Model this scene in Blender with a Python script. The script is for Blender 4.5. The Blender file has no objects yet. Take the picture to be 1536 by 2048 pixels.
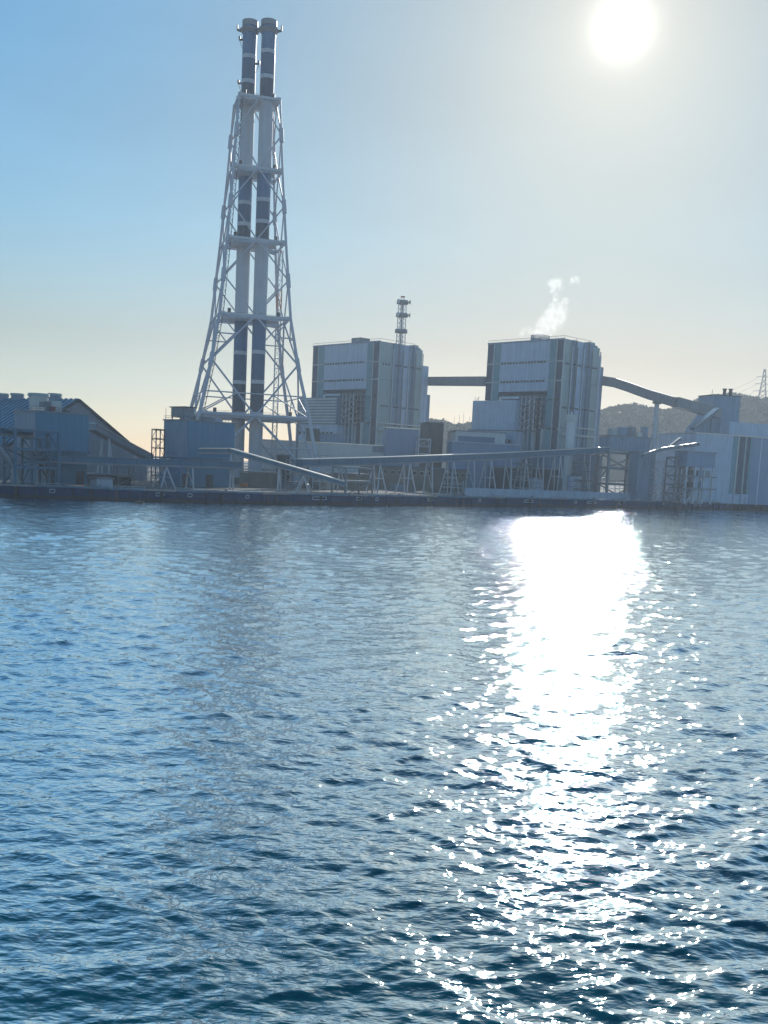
import bpy, bmesh, math, random
import numpy as np
from mathutils import Vector, Matrix
R_ = math.radians
rnd = random.Random(7)
sc = bpy.context.scene
col = sc.collection

# ------------------------------------------------------------------ camera
CAM_H = 13.0
FPX, CX, CY = 2000.0, 768.0, 1180.0            # photo pixels (1536 x 2048)
PITCH, ROLL = math.atan(252 / 2000.0), R_(2.8)
cam_d = bpy.data.cameras.new('camera'); cam = bpy.data.objects.new('camera', cam_d); col.objects.link(cam)
cam_d.sensor_fit = 'VERTICAL'; cam_d.sensor_height = 24; cam_d.lens = FPX / 2048 * 24
cam_d.shift_y = (CY - 1024) / 2048
cam_d.clip_start = 0.5; cam_d.clip_end = 20000
CR = Matrix.Rotation(math.pi / 2 - PITCH, 3, 'X') @ Matrix.Rotation(ROLL, 3, 'Z')
cam.matrix_world = Matrix.Translation((0, 0, CAM_H)) @ CR.to_4x4()
sc.camera = cam
CO = Vector((0, 0, CAM_H))

# ------------------------------------------------------------------ sky, sun, exposure
SUN_EL, SUN_AZ = R_(22.3), R_(11.2)
SUND = Vector((math.sin(SUN_AZ) * math.cos(SUN_EL), math.cos(SUN_AZ) * math.cos(SUN_EL), math.sin(SUN_EL)))
w = bpy.data.worlds.new('World'); sc.world = w; w.use_nodes = True
nt = w.node_tree; nt.nodes.clear()
def N(t, **kw):
    n = nt.nodes.new(t)
    for k, v in kw.items(): setattr(n, k, v)
    return n
out = N('ShaderNodeOutputWorld'); bg = N('ShaderNodeBackground'); sky = N('ShaderNodeTexSky', sky_type='NISHITA')
sky.sun_disc = False; sky.sun_elevation = SUN_EL; sky.sun_rotation = SUN_AZ
sky.altitude = 0; sky.air_density = 1.0; sky.dust_density = 0.03; sky.ozone_density = 3.0
bg.inputs[1].default_value = 0.09
# the bright air close round the sun (aureole), falling off with the angle from it
tc = N('ShaderNodeTexCoord')
dot = N('ShaderNodeVectorMath', operation='DOT_PRODUCT'); dot.inputs[1].default_value = SUND
nt.links.new(tc.outputs['Generated'], dot.inputs[0])
cl = N('ShaderNodeClamp'); cl.inputs[1].default_value = -1; cl.inputs[2].default_value = 1
nt.links.new(dot.outputs['Value'], cl.inputs[0])
ac = N('ShaderNodeMath', operation='ARCCOSINE'); nt.links.new(cl.outputs[0], ac.inputs[0])
def aur(width, amp, power=1.0):
    d = N('ShaderNodeMath', operation='DIVIDE'); d.inputs[1].default_value = R_(width); nt.links.new(ac.outputs[0], d.inputs[0])
    p = N('ShaderNodeMath', operation='POWER'); p.inputs[1].default_value = power; nt.links.new(d.outputs[0], p.inputs[0])
    m = N('ShaderNodeMath', operation='MULTIPLY'); m.inputs[1].default_value = -1; nt.links.new(p.outputs[0], m.inputs[0])
    e = N('ShaderNodeMath', operation='EXPONENT'); nt.links.new(m.outputs[0], e.inputs[0])
    a = N('ShaderNodeMath', operation='MULTIPLY'); a.inputs[1].default_value = amp; nt.links.new(e.outputs[0], a.inputs[0])
    return a
a1, a2 = aur(.40, 70.0, .95), aur(10.5, 7.2)
acol = N('ShaderNodeVectorMath', operation='ADD')
for k_, (src, rgb) in enumerate(((a1, (1.0, .95, .88)), (a2, (1.0, .78, .54)))):
    v_ = N('ShaderNodeVectorMath', operation='SCALE'); v_.inputs[0].default_value = rgb
    nt.links.new(src.outputs[0], v_.inputs['Scale']); nt.links.new(v_.outputs[0], acol.inputs[k_])
add = N('ShaderNodeVectorMath', operation='ADD')
# hue of the air: creamier low down, deeper blue overhead
sep = N('ShaderNodeSeparateXYZ'); nt.links.new(tc.outputs['Generated'], sep.inputs[0])
ramp = N('ShaderNodeValToRGB'); ramp.color_ramp.elements[0].position = 0.0; ramp.color_ramp.elements[0].color = (1.0, .82, .64, 1)
ramp.color_ramp.elements[1].position = .45; ramp.color_ramp.elements[1].color = (.50, 1.16, 1.26, 1)
e_ = ramp.color_ramp.elements.new(.21); e_.color = (.74, 1.02, .98, 1)
e_ = ramp.color_ramp.elements.new(.11); e_.color = (.84, .73, .58, 1)
nt.links.new(sep.outputs['Z'], ramp.inputs[0])
tint = N('ShaderNodeVectorMath', operation='MULTIPLY'); nt.links.new(ramp.outputs[0], tint.inputs[1])
nt.links.new(sky.outputs[0], tint.inputs[0])
veil = aur(24.0, 1.0, 2.0)                      # the air whitens towards the sun
wh = N('ShaderNodeMix', data_type='RGBA'); wh.inputs[6].default_value = (1, 1, 1, 1); wh.inputs[7].default_value = (1.0, .62, .46, 1)
nt.links.new(veil.outputs[0], wh.inputs[0])
tint2 = N('ShaderNodeVectorMath', operation='MULTIPLY'); nt.links.new(tint.outputs[0], tint2.inputs[0]); nt.links.new(wh.outputs[2], tint2.inputs[1])
# faint uneven veils of high haze
cm = N('ShaderNodeMapping'); cm.inputs['Scale'].default_value = (2.2, 2.2, 9.0); nt.links.new(tc.outputs['Generated'], cm.inputs[0])
cn = N('ShaderNodeTexNoise'); cn.inputs['Scale'].default_value = 1.6; cn.inputs['Detail'].default_value = 6; nt.links.new(cm.outputs[0], cn.inputs['Vector'])
cr_ = N('ShaderNodeMapRange'); cr_.inputs[1].default_value = .35; cr_.inputs[2].default_value = .75; cr_.inputs[3].default_value = .97; cr_.inputs[4].default_value = 1.07; nt.links.new(cn.outputs[0], cr_.inputs[0])
cs_ = N('ShaderNodeVectorMath', operation='SCALE'); nt.links.new(tint2.outputs[0], cs_.inputs[0]); nt.links.new(cr_.outputs[0], cs_.inputs['Scale'])
nt.links.new(cs_.outputs[0], add.inputs[0]); nt.links.new(acol.outputs[0], add.inputs[1])
nt.links.new(add.outputs[0], bg.inputs[0]); nt.links.new(bg.outputs[0], out.inputs[0])

sl = bpy.data.lights.new('sun', 'SUN'); sl.energy = 3.0; sl.angle = R_(0.53); sl.color = (1, 0.95, 0.87)
so = bpy.data.objects.new('sun', sl); col.objects.link(so)
so.rotation_euler = (-SUND).to_track_quat('-Z', 'Y').to_euler(); so.location = (60, 300, 400)
vs = sc.view_settings
vs.view_transform = 'Standard'; vs.look = 'None'; vs.gamma = 1; vs.exposure = 0.22; vs.use_curve_mapping = False
sc.render.engine = 'CYCLES'
cy = sc.cycles
cy.use_denoising = True; cy.max_bounces = 6; cy.diffuse_bounces = 3; cy.glossy_bounces = 3; cy.volume_bounces = 2
cy.transparent_max_bounces = 8; cy.sample_clamp_indirect = 8; cy.use_adaptive_sampling = False
cy.volume_step_rate = 1.0; cy.volume_max_steps = 256

# ------------------------------------------------------------------ helpers: rays of the survey, frames, meshes
def ray(px, py): return CR @ Vector(((px - CX) / FPX, -(py - CY) / FPX, -1))
def PY(px, py, Y):
    d = ray(px, py); return CO + d * (Y / d.y)
def PZ(px, py, z):
    d = ray(px, py); return CO + d * ((z - CAM_H) / d.z)
GZ = 2.7                                        # yard level above the sea

class Frame:                                    # a site frame: origin on the yard, x along a wall, y into the site
    def __init__(s, o, rz):
        s.o = Vector(o); s.rz = rz; s.M = Matrix.Rotation(-rz, 3, 'Z')
    def front(s, px, py, y=0.0):                # point of the plane local y = const under that sight line -> (x, z)
        a = s.M @ (CO - s.o); d = s.M @ ray(px, py); t = (y - a.y) / d.y; p = a + d * t; return p.x, p.z
    def side(s, px, py, x=0.0):
        a = s.M @ (CO - s.o); d = s.M @ ray(px, py); t = (x - a.x) / d.x; p = a + d * t; return p.y, p.z
SITE = R_(-46)

class MB:
    def __init__(s): s.v = []; s.f = []
    def add(s, vs_, fs):
        b = len(s.v); s.v += [tuple(p) for p in vs_]; s.f += [tuple(i + b for i in f) for f in fs]; return s
    def box(s, x0, x1, y0, y1, z0, z1):
        x0, x1 = sorted((x0, x1)); y0, y1 = sorted((y0, y1)); z0, z1 = sorted((z0, z1))
        return s.add([(x0, y0, z0), (x1, y0, z0), (x1, y1, z0), (x0, y1, z0), (x0, y0, z1), (x1, y0, z1), (x1, y1, z1), (x0, y1, z1)],
                     [(0, 3, 2, 1), (4, 5, 6, 7), (0, 1, 5, 4), (1, 2, 6, 5), (2, 3, 7, 6), (3, 0, 4, 7)])
    def tube(s, p, q, r0, r1=None, n=6):
        p, q = Vector(p), Vector(q); r1 = r0 if r1 is None else r1
        d = (q - p).normalized(); a = d.orthogonal().normalized(); b = d.cross(a)
        vv = []
        for c, r in ((p, r0), (q, r1)):
            for k in range(n):
                t = 2 * math.pi * (k + .5) / n; vv.append(c + (a * math.cos(t) + b * math.sin(t)) * r)
        ff = [(k, (k + 1) % n, n + (k + 1) % n, n + k) for k in range(n)] + [tuple(range(n - 1, -1, -1)), tuple(range(n, 2 * n))]
        return s.add(vv, ff)
    def beam(s, p, q, w_, h_):                   # rectangular bar, upright section
        p, q = Vector(p), Vector(q); d = (q - p).normalized()
        up = Vector((0, 0, 1)); a = d.cross(up)
        a = Vector((1, 0, 0)) if a.length < 1e-4 else a.normalized()
        b = a.cross(d).normalized(); vv = []
        for c in (p, q):
            for sx, sz in ((-1, -1), (1, -1), (1, 1), (-1, 1)): vv.append(c + a * sx * w_ / 2 + b * sz * h_ / 2)
        return s.add(vv, [(0, 1, 2, 3), (7, 6, 5, 4), (0, 4, 5, 1), (1, 5, 6, 2), (2, 6, 7, 3), (3, 7, 4, 0)])
    def cyl(s, x, y, z0, z1, r0, r1=None, n=32):
        r1 = r0 if r1 is None else r1; vv = []
        for z, r in ((z0, r0), (z1, r1)):
            for k in range(n):
                t = 2 * math.pi * k / n; vv.append((x + r * math.cos(t), y + r * math.sin(t), z))
        return s.add(vv, [(k, (k + 1) % n, n + (k + 1) % n, n + k) for k in range(n)] + [tuple(range(n - 1, -1, -1)), tuple(range(n, 2 * n))])
    def prism(s, poly, z0, z1):
        n = len(poly)
        return s.add([(x, y, z0) for x, y in poly] + [(x, y, z1) for x, y in poly],
                     [(k, (k + 1) % n, n + (k + 1) % n, n + k) for k in range(n)] + [tuple(range(n - 1, -1, -1)), tuple(range(n, 2 * n))])
    def build(s, name, mat, parent=None, smooth=False, loc=None):
        me = bpy.data.meshes.new(name); me.from_pydata(s.v, [], s.f); me.update()
        bm = bmesh.new(); bm.from_mesh(me); bmesh.ops.recalc_face_normals(bm, faces=bm.faces); bm.to_mesh(me); bm.free()
        if smooth:
            me.shade_smooth()
            try: me.set_sharp_from_angle(angle=R_(40))
            except Exception: pass
        me.materials.append(mat)
        o = bpy.data.objects.new(name, me); col.objects.link(o)
        if parent: o.parent = parent
        if loc: o.location = loc
        return o
def tag(o, label=None, cat=None, group=None, kind=None):
    for k, v in (('label', label), ('category', cat), ('group', group), ('kind', kind)):
        if v: o[k] = v
    return o
def thing(name, label, cat, loc=(0, 0, 0), rz=0.0, group=None):
    o = bpy.data.objects.new(name, None); col.objects.link(o); o.empty_display_size = 1
    o.location = loc; o.rotation_euler = (0, 0, rz)
    return tag(o, label, cat, group)
def bx(name, mat, par, *a): return MB().box(*a).build(name, mat, par)
def copy_tree(o, parent=None):
    c = o.copy(); col.objects.link(c)
    if parent: c.parent = parent
    for ch in o.children: copy_tree(ch, c)
    return c

# ------------------------------------------------------------------ materials
def mat(name, rgb, rough=0.6, metal=0.0, var=0.12, streak=0.0, ribs=None, scale=0.25, spec=0.5):
    m = bpy.data.materials.new(name); m.use_nodes = True; t = m.node_tree; b = t.nodes['Principled BSDF']
    b.inputs['Roughness'].default_value = rough; b.inputs['Metallic'].default_value = metal
    b.inputs['Specular IOR Level'].default_value = spec
    co = t.nodes.new('ShaderNodeTexCoord'); n = t.nodes.new('ShaderNodeTexNoise')
    n.inputs['Scale'].default_value = scale; n.inputs['Detail'].default_value = 6; t.links.new(co.outputs['Object'], n.inputs['Vector'])
    mp = t.nodes.new('ShaderNodeMapRange'); mp.inputs[1].default_value = .3; mp.inputs[2].default_value = .7
    mp.inputs[3].default_value = 1 - var; mp.inputs[4].default_value = 1 + var; t.links.new(n.outputs[0], mp.inputs[0])
    fac = mp.outputs[0]
    if streak:                                   # rain streaks running down the sheeting
        vm = t.nodes.new('ShaderNodeMapping'); vm.inputs['Scale'].default_value = (1.3, 1.3, .05); t.links.new(co.outputs['Object'], vm.inputs[0])
        n2 = t.nodes.new('ShaderNodeTexNoise'); n2.inputs['Scale'].default_value = 1.0; n2.inputs['Detail'].default_value = 5; t.links.new(vm.outputs[0], n2.inputs['Vector'])
        m2 = t.nodes.new('ShaderNodeMapRange'); m2.inputs[1].default_value = .35; m2.inputs[2].default_value = .7; m2.inputs[3].default_value = 1; m2.inputs[4].default_value = 1 - streak
        t.links.new(n2.outputs[0], m2.inputs[0])
        mm = t.nodes.new('ShaderNodeMath'); mm.operation = 'MULTIPLY'; t.links.new(fac, mm.inputs[0]); t.links.new(m2.outputs[0], mm.inputs[1]); fac = mm.outputs[0]
    sc_ = t.nodes.new('ShaderNodeVectorMath'); sc_.operation = 'SCALE'; sc_.inputs[0].default_value = rgb; t.links.new(fac, sc_.inputs['Scale'])
    t.links.new(sc_.outputs[0], b.inputs['Base Color'])
    if ribs:
        wv = t.nodes.new('ShaderNodeTexWave'); wv.bands_direction = ribs[0]; wv.inputs['Scale'].default_value = ribs[1]
        t.links.new(co.outputs['Object'], wv.inputs['Vector'])
        bp = t.nodes.new('ShaderNodeBump'); bp.inputs['Distance'].default_value = ribs[2]; t.links.new(wv.outputs['Fac'], bp.inputs['Height'])
        t.links.new(bp.outputs[0], b.inputs['Normal'])
    return m
M = dict(
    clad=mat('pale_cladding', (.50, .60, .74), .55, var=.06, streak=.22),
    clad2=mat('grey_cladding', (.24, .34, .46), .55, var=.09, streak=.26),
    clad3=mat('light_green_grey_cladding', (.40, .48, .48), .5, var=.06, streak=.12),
    teal=mat('teal_cladding', (.15, .33, .39), .5, var=.08, streak=.15),
    navy=mat('navy_cladding', (.055, .085, .14), .5, var=.1, streak=.1),
    white=mat('white_paint', (.74, .75, .75), .5, var=.05, streak=.08),
    offwhite=mat('off_white_sheet', (.58, .60, .60), .5, var=.06, streak=.12),
    dark=mat('dark_steel', (.05, .06, .075), .5, var=.15),
    steel=mat('grey_steel', (.22, .25, .29), .45, metal=.2, var=.12),
    pale_steel=mat('pale_grey_steel', (.55, .57, .62), .45, var=.08),
    legblue=mat('lilac_grey_steel_paint', (.50, .51, .58), .45, var=.08),
    galv=mat('galvanised_roof_sheet', (.62, .63, .64), .32, metal=.85, var=.08),
    conv=mat('conveyor_side_sheet', (.06, .17, .27), .5, var=.1, streak=.15),
    bridge=mat('bridge_side_sheet', (.30, .30, .32), .6, var=.06, streak=.1),
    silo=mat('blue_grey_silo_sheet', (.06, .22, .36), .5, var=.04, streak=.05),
    roofblue=mat('blue_roof_sheet', (.05, .16, .27), .45, var=.08),
    rib=mat('roof_rib_sheet', (.13, .29, .41), .45, var=.08),
    midblue=mat('pale_blue_sheet', (.20, .31, .46), .5, var=.05, streak=.1),
    rust=mat('rust_stained_steel', (.16, .08, .05), .8, var=.3),
    gable=mat('gable_sheet', (.30, .31, .36), .6, var=.06, streak=.1),
    concrete=mat('concrete', (.30, .29, .28), .85, var=.15, streak=.2, scale=.6),
    quay=mat('dark_blue_quay_steel', (.008, .045, .12), .8, var=.25, streak=.3, scale=.8, spec=.2),
    black=mat('black_rubber', (.015, .017, .02), .7, var=.2),
    yard=mat('yard_surface', (.17, .16, .15), .9, var=.2, scale=.08),
    brown=mat('brown_grey_wall', (.20, .18, .16), .7, var=.1, streak=.1),
    glass=mat('window_glass', (.02, .03, .04), .08, var=.1),
    red=mat('red_paint', (.45, .07, .03), .5), orange=mat('orange_paint', (.6, .18, .04), .5),
    f_white=mat('flue_white', (.50, .54, .60), .4, var=.05, streak=.14),
    f_mid=mat('flue_mid_blue', (.04, .16, .33), .4, var=.06, streak=.12),
    f_dark=mat('flue_dark_blue', (.02, .10, .21), .4, var=.06, streak=.12),
    f_deep=mat('flue_deep_blue', (.010, .05, .10), .4, var=.06, streak=.12),
    leaf=mat('hill_foliage', (.06, .085, .06), .95, var=.25, scale=.06),
    earth=mat('hill_earth', (.065, .075, .055), .95, var=.3, scale=.05),
)

# ------------------------------------------------------------------ water
QUAY = [(-330, 178), (-200, 226), (-100, 256), (-65, 268), (-29, 292), (-12, 307), (22, 344), (62, 382), (119, 426), (190, 490), (330, 615), (900, 1120)]
def quay_y(x): return np.interp(x, [q[0] for q in QUAY], [q[1] for q in QUAY])

def water_material():
    m = bpy.data.materials.new('sea_water'); m.use_nodes = True; t = m.node_tree; t.nodes.clear()
    co = t.nodes.new('ShaderNodeNewGeometry')
    h = None
    for sx, sy, scale, amp, det in ((.5, 1.0, .9, .07, 2), (1.0, .8, 1.7, .055, 1), (.45, 1.0, 2.8, .055, 2), (.5, 1.0, 6.5, .021, 1)):
        mp = t.nodes.new('ShaderNodeMapping'); mp.inputs['Scale'].default_value = (sx, sy, 1); mp.inputs['Rotation'].default_value = (0, 0, R_(12))
        t.links.new(co.outputs['Position'], mp.inputs[0])
        n = t.nodes.new('ShaderNodeTexNoise'); n.inputs['Scale'].default_value = scale; n.inputs['Detail'].default_value = det
        n.inputs['Roughness'].default_value = .55; n.inputs['Distortion'].default_value = .35
        t.links.new(mp.outputs[0], n.inputs['Vector'])
        k = t.nodes.new('ShaderNodeMath'); k.operation = 'MULTIPLY'; k.inputs[1].default_value = amp; t.links.new(n.outputs[0], k.inputs[0])
        if h is None: h = k.outputs[0]
        else:
            a = t.nodes.new('ShaderNodeMath'); a.operation = 'ADD'; t.links.new(h, a.inputs[0]); t.links.new(k.outputs[0], a.inputs[1]); h = a.outputs[0]
    bp = t.nodes.new('ShaderNodeBump'); bp.inputs['Strength'].default_value = 1
    if 'Filter Width' in bp.inputs: bp.inputs['Filter Width'].default_value = .02
    bp.inputs['Distance'].default_value = 1.0
    t.links.new(h, bp.inputs['Height'])
    ou = t.nodes.new('ShaderNodeOutputMaterial'); body = t.nodes.new('ShaderNodeBsdfDiffuse'); gl = t.nodes.new('ShaderNodeBsdfGlossy'); mx = t.nodes.new('ShaderNodeMixShader')
    body.inputs['Color'].default_value = (.002, .085, .115, 1); gl.inputs['Color'].default_value = (.84, .93, .97, 1); gl.inputs['Roughness'].default_value = .035
    lw = t.nodes.new('ShaderNodeLayerWeight'); lw.inputs['Blend'].default_value = .5; t.links.new(bp.outputs[0], lw.inputs['Normal'])
    fr = t.nodes.new('ShaderNodeMapRange'); fr.interpolation_type = 'SMOOTHSTEP'          # mirror-like at a glancing angle, clear when looked into
    fr.inputs[1].default_value = .32; fr.inputs[2].default_value = .76; fr.inputs[3].default_value = .03; fr.inputs[4].default_value = .93
    t.links.new(lw.outputs['Facing'], fr.inputs[0]); t.links.new(fr.outputs[0], mx.inputs[0])
    t.links.new(bp.outputs[0], gl.inputs['Normal']); t.links.new(body.outputs[0], mx.inputs[1]); t.links.new(gl.outputs[0], mx.inputs[2]); t.links.new(mx.outputs[0], ou.inputs['Surface'])
    return m
WATER = water_material()

def make_sea():
    nth, nr = 900, 940
    th = np.linspace(R_(-37), R_(37), nth); rr = 9.0 * (620 / 9.0) ** np.linspace(0, 1, nr)
    Rg, Tg = np.meshgrid(rr, th, indexing='ij')
    X = Rg * np.sin(Tg); Y = Rg * np.cos(Tg)
    dr = Rg * (math.log(620 / 9.0) / nr); dx = Rg * (R_(74) / nth)
    sp = np.maximum(dr * .8, dx)
    rng = np.random.default_rng(11)
    Z = np.zeros_like(X); DX = np.zeros_like(X); DY = np.zeros_like(X)
    for k in range(90):
        lam = 0.34 * (6.5 / 0.34) ** rng.random(); kk = 2 * math.pi / lam
        ang = R_(98) + rng.normal(0, .62)        # travelling roughly along the sight line
        slope = .034 * (1.0 if lam < 1.2 else (1.2 / lam) ** .6)
        a = slope / kk
        fade = np.clip((lam / sp - 1.6) / 2.0, 0, 1)
        ph = kk * (X * math.cos(ang) + Y * math.sin(ang)) + rng.random() * 6.283
        Z += fade * a * np.cos(ph); DX -= fade * a * .8 * math.cos(ang) * np.sin(ph); DY -= fade * a * .8 * math.sin(ang) * np.sin(ph)
    # gusts: patches where the chop stands higher
    gust = 1 + .35 * np.sin(X * .11 + .05 * Y + 1) * np.sin(Y * .085 + 2)
    Z *= gust
    V = np.stack([X + DX, Y + DY, Z], -1).reshape(-1, 3)
    i = np.arange(nr - 1)[:, None] * nth + np.arange(nth - 1)[None]
    Fq = np.stack([i, i + 1, i + nth + 1, i + nth], -1).reshape(-1, 4)
    me = bpy.data.meshes.new('sea'); me.vertices.add(len(V)); me.vertices.foreach_set('co', V.ravel())
    me.loops.add(Fq.size); me.loops.foreach_set('vertex_index', Fq.ravel()); me.polygons.add(len(Fq))
    me.polygons.foreach_set('loop_start', np.arange(0, Fq.size, 4)); me.polygons.foreach_set('loop_total', np.full(len(Fq), 4))
    me.update(); me.validate(); 
    n0 = me.polygons[0].normal
    if n0.z < 0: me.flip_normals()
    me.shade_smooth(); me.materials.append(WATER)
    o = bpy.data.objects.new('sea', me); col.objects.link(o); o['kind'] = 'structure'
make_sea()
o = MB().add([(-2900, -800, -.6), (2900, -800, -.6), (2900, 2800, -.6), (-2900, 2800, -.6)], [(0, 1, 2, 3)]).build('open_sea', WATER); o['kind'] = 'structure'

# ------------------------------------------------------------------ yard, quay
def make_yard():
    q = [(x, y + 1.0) for x, y in QUAY]
    poly = q + [(2700, 1700), (2700, 2700), (-2700, 2700), (-2700, 120)]
    MB().prism(poly, -2.0, GZ).build('ground', M['yard'])['kind'] = 'structure'
make_yard()

def make_quay():
    root = thing('quay_wall', 'long dark blue quay wall of upright panels along the water', 'quay', (0, 0, 0))
    pts = [Vector((x, y, 0)) for x, y in QUAY[1:-1]]
    k = 0
    for a, b in zip(pts, pts[1:]):
        n = max(1, round((b - a).length / 9.0))
        for i in range(n):
            p = a.lerp(b, i / n); q = a.lerp(b, (i + 1) / n); d = (q - p).normalized(); nrm = Vector((d.y, -d.x, 0))
            off = [0.0, .35, .1, .5, .2][k % 5]; g = .12
            p2, q2 = p + d * g, q - d * g
            poly = [tuple((p2 + nrm * (.2 + off)).xy), tuple((q2 + nrm * (.2 + off)).xy), tuple((q2 - nrm * 1.5).xy), tuple((p2 - nrm * 1.5).xy)]
            pan = MB().prism(poly, [-.8, -.5, -1, -.7][k % 4], GZ + .03 + .16 * ((k * 3) % 4) / 4).build('panel', M['quay'], root)
            tb = [tuple((p2 + nrm * (.24 + off)).xy), tuple((q2 + nrm * (.24 + off)).xy), tuple((q2 - nrm * .2).xy), tuple((p2 - nrm * .2).xy)]
            MB().prism(tb, -.9, .55 + .12 * (k % 3)).build('foot_band', M['black'], root)  # black band along the foot of each panel
            # fenders on the face
            if k % 2 == 0:
                c = p.lerp(q, .5) + nrm * (.35 + off)
                MB().beam(c + Vector((0, 0, .2)), c + Vector((0, 0, 2.6)), .8, .5).build('fender', M['black'], root)
            # kerb along the edge
            cc = MB().beam(p2 + nrm * .1 + Vector((0, 0, GZ + .28)), q2 + nrm * .1 + Vector((0, 0, GZ + .28)), .5, .5)
            cc.build('kerb', M['conv'] if k % 4 else M['concrete'], root)
            # pale oval rings on some panels
            if k % 3 == 1 or k % 7 == 3:
                c = p.lerp(q, .45) + nrm * (.27 + off) + Vector((0, 0, 1.9)); L = [1.1, .6, 2.6, .5][k % 4]; hh = .42
                mb = MB(); m_ = 20; ring = []
                for j in range(m_):
                    t = 2 * math.pi * j / m_; cx_ = L * max(-1, min(1, 1.3 * math.cos(t))); ring.append(c + d * cx_ + Vector((0, 0, hh * max(-1, min(1, 1.3 * math.sin(t))))))
                for j in range(m_): mb.tube(ring[j], ring[(j + 1) % m_], .10, n=4)
                mb.build('oval_ring', M['offwhite'], root)
            if k % 4 == 2:
                c = p.lerp(q, .7); MB().cyl(c.x, c.y + .6, GZ + .1, GZ + 1.0, .3, .42, 10).build('bollard', M['steel'], root)
            # guard rail and access ladder
            rl_ = MB()
            for hh_ in (.55, 1.05): rl_.tube(p2 - nrm * .6 + Vector((0, 0, GZ + hh_)), q2 - nrm * .6 + Vector((0, 0, GZ + hh_)), .05, n=4)
            for f_ in (0, .33, .66, 1): rl_.tube(p2.lerp(q2, f_) - nrm * .6 + Vector((0, 0, GZ)), p2.lerp(q2, f_) - nrm * .6 + Vector((0, 0, GZ + 1.05)), .05, n=4)
            rl_.build('guard_rail', M['offwhite'] if k % 2 else M['steel'], root)
            if k % 5 == 0:
                c = p.lerp(q, .2) + nrm * (.3 + off); ld = MB()
                for s_ in (-.25, .25): ld.tube(c + d * s_ + Vector((0, 0, -.3)), c + d * s_ + Vector((0, 0, GZ + .6)), .06, n=4)
                for q_ in range(8): ld.tube(c - d * .25 + Vector((0, 0, q_ * .38)), c + d * .25 + Vector((0, 0, q_ * .38)), .05, n=4)
                ld.build('ladder', M['rust'], root)
            k += 1
make_quay()

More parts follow.
